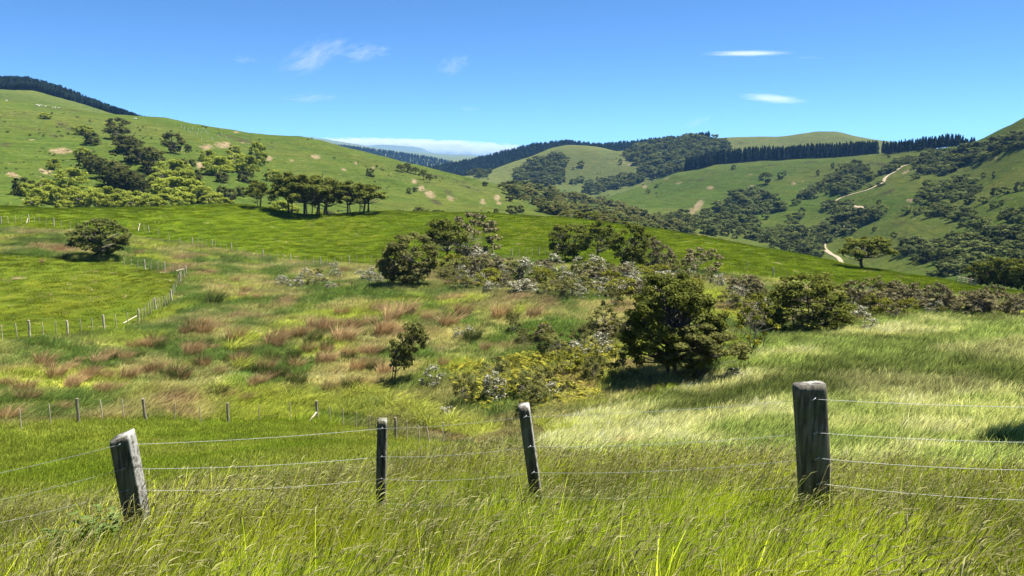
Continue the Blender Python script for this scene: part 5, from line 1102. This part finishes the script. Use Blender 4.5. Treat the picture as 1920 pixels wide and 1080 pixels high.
for poly, n_ in (([(930, 690), (960, 668), (1010, 664), (1060, 660), (1120, 650), (1150, 640), (1160, 690), (1110, 720), (1120, 750), (1060, 770), (1000, 772), (950, 745), (900, 730)], 900), ([(840, 690), (900, 680), (940, 720), (930, 770), (880, 760)], 160), ([(1000, 520), (1060, 512), (1150, 520), (1230, 530), (1180, 560), (1090, 556), (1010, 545)], 420), ([(925, 520), (960, 515), (975, 535), (935, 540)], 70), ([(1340, 560), (1400, 560), (1430, 600), (1370, 610)], 80)):
    r3 = rs(n_); xs = [p_[0] for p_ in poly]; ys = [p_[1] for p_ in poly]; got = 0
    while got < n_:
        a, b = r3.uniform(min(xs), max(xs)), r3.uniform(min(ys), max(ys))
        if inpoly(np.array(a), np.array(b), poly):
            P = hit(a, b, 38, 160); got += 1
            if P: brk.append(P)
brk = np.array(brk); nb = len(brk)
S = (.38 + .42 * rng.rand(nb)); S = np.stack([S, S, S * 1.1], -1); ro = np.zeros((nb, 3)); ro[:, 2] = rng.rand(nb) * 6.28
scatter('bracken', brk, ro, S, rng.randint(4, size=nb), np.ones((nb, 4)), FR[0], 'yellow-green bracken spreading through the gully and thicket', 'fern')

# ------------------------------------------------------------------ air and clouds
m_haze, nt, out = new_mat('haze_air')
pv = N(nt, 'ShaderNodeVolumePrincipled'); pv.inputs['Color'].default_value = (.20, .46, 1, 1); pv.inputs['Density'].default_value = HAZE_DENSITY; pv.inputs['Anisotropy'].default_value = .0
nt.links.new(pv.outputs[0], out.inputs['Volume'])
zlo, zhi = float(GZ.min()) - 2, float(GZ.max()) + 40; E = 17200
hv = [(sx * E, sy * E, z) for z in (zlo, zhi) for sx, sy in ((-1, -1), (1, -1), (1, 1), (-1, 1))]
hz = link(bpy.data.objects.new('haze', mesh_np('haze', hv, [[3, 2, 1, 0], [4, 5, 6, 7], [0, 1, 5, 4], [1, 2, 6, 5], [2, 3, 7, 6], [3, 0, 4, 7]], [m_haze]))); tag(hz, 'thin blue haze over the far hills', 'haze', kind='stuff')
def cloud_mat(name, dens, nscale, thr, col=(1, 1, 1), stretch=(1, 1, 1), aniso=.3, sharp=1.0):
    m, nt, out = new_mat(name); tc = N(nt, 'ShaderNodeTexCoord'); mp = N(nt, 'ShaderNodeMapping'); mp.inputs['Scale'].default_value = stretch
    nt.links.new(tc.outputs['Object'], mp.inputs[0])
    n_ = noise(nt, mp.outputs[0], nscale, 5, .6, .6)
    ln_ = N(nt, 'ShaderNodeVectorMath', operation='LENGTH'); nt.links.new(tc.outputs['Object'], ln_.inputs[0])
    fall = math_(nt, 'SUBTRACT', 1.0, math_(nt, 'POWER', ln_.outputs['Value'], 2.0), clamp=True)
    de = math_(nt, 'MULTIPLY', math_(nt, 'SUBTRACT', math_(nt, 'ADD', math_(nt, 'MULTIPLY_ADD', n_, sharp, -.5 * (sharp - 1)), math_(nt, 'MULTIPLY', fall, .55)), thr, clamp=True), math_(nt, 'MULTIPLY', fall, dens))
    pv = N(nt, 'ShaderNodeVolumePrincipled'); pv.inputs['Color'].default_value = (*col, 1); pv.inputs['Anisotropy'].default_value = aniso
    nt.links.new(de, pv.inputs['Density']); nt.links.new(pv.outputs[0], out.inputs['Volume'])
    return m
import bmesh
bm = bmesh.new(); bmesh.ops.create_icosphere(bm, subdivisions=3, radius=1.0)
cloud_me0 = bpy.data.meshes.new('cloud'); bm.to_mesh(cloud_me0); bm.free()
def cloud(x, y, w, h, rng_km, tilt, mat, label, thick=1.0):
    dist = rng_km * 1000; u, fw, up = pdir(x, y); k = dist / math.hypot(u, fw)
    me = cloud_me0.copy(); me.materials.append(mat)
    o = link(bpy.data.objects.new('cloud', me)); o.location = (u * k, fw * k, up * k + EYE)
    o.scale = (w * k / 2, w * k / 2 * thick, h * k / 2); o.rotation_euler = (0, tilt, -math.atan2(u, fw))
    tag(o, label, 'cloud')
cm1 = cloud_mat('cloud_streak', .0050, 3.2, .68, stretch=(.8, .8, 3.0), sharp=2.0)
cm2 = cloud_mat('cloud_wisp', .0009, 2.6, .66, (.74, .78, .88), stretch=(1, .5, 1.1), sharp=3.0)
cm3 = cloud_mat('cloud_bank', .05, 5.0, .55, stretch=(3.0, 1, .8), sharp=2.0)
CLOUDS = [(1402, 100, 195, 12, 24, .025, cm1, 'upper white lens cloud streak at right', .35), (1450, 185, 150, 22, 24, .11, cm1, 'lower white lens cloud streak at right', .35), (1515, 108, 70, 6, 24, .08, cm2, 'faint trailing wisp right of the upper streak', .4),
 (588, 106, 170, 64, 22, -.42, cm2, 'largest pale wisp cloud at upper left', .8), (682, 98, 120, 44, 22, -.1, cm2, 'ragged pale wisp cloud right of the largest one', .8), (582, 184, 130, 20, 22, -.05, cm2, 'thin grey wisp cloud below the largest one', .8), (850, 122, 80, 48, 22, -.4, cm2, 'faint wisp cloud above the middle of the valley', .8), (880, 204, 54, 12, 22, .05, cm2, 'tiny faint wisp low over the middle', .8), (1306, 229, 70, 22, 22, -.35, cm2, 'small grey wisp just above the pine ridge', .8), (458, 112, 60, 18, 22, 0, cm2, 'faintest wisp at the left of the wisps', .8)]
for a in CLOUDS: cloud(*a)
cloud(790, 279, 600, 40, 40, .03, cm3, 'long white cloud bank lying on the horizon behind the mountains', .10)
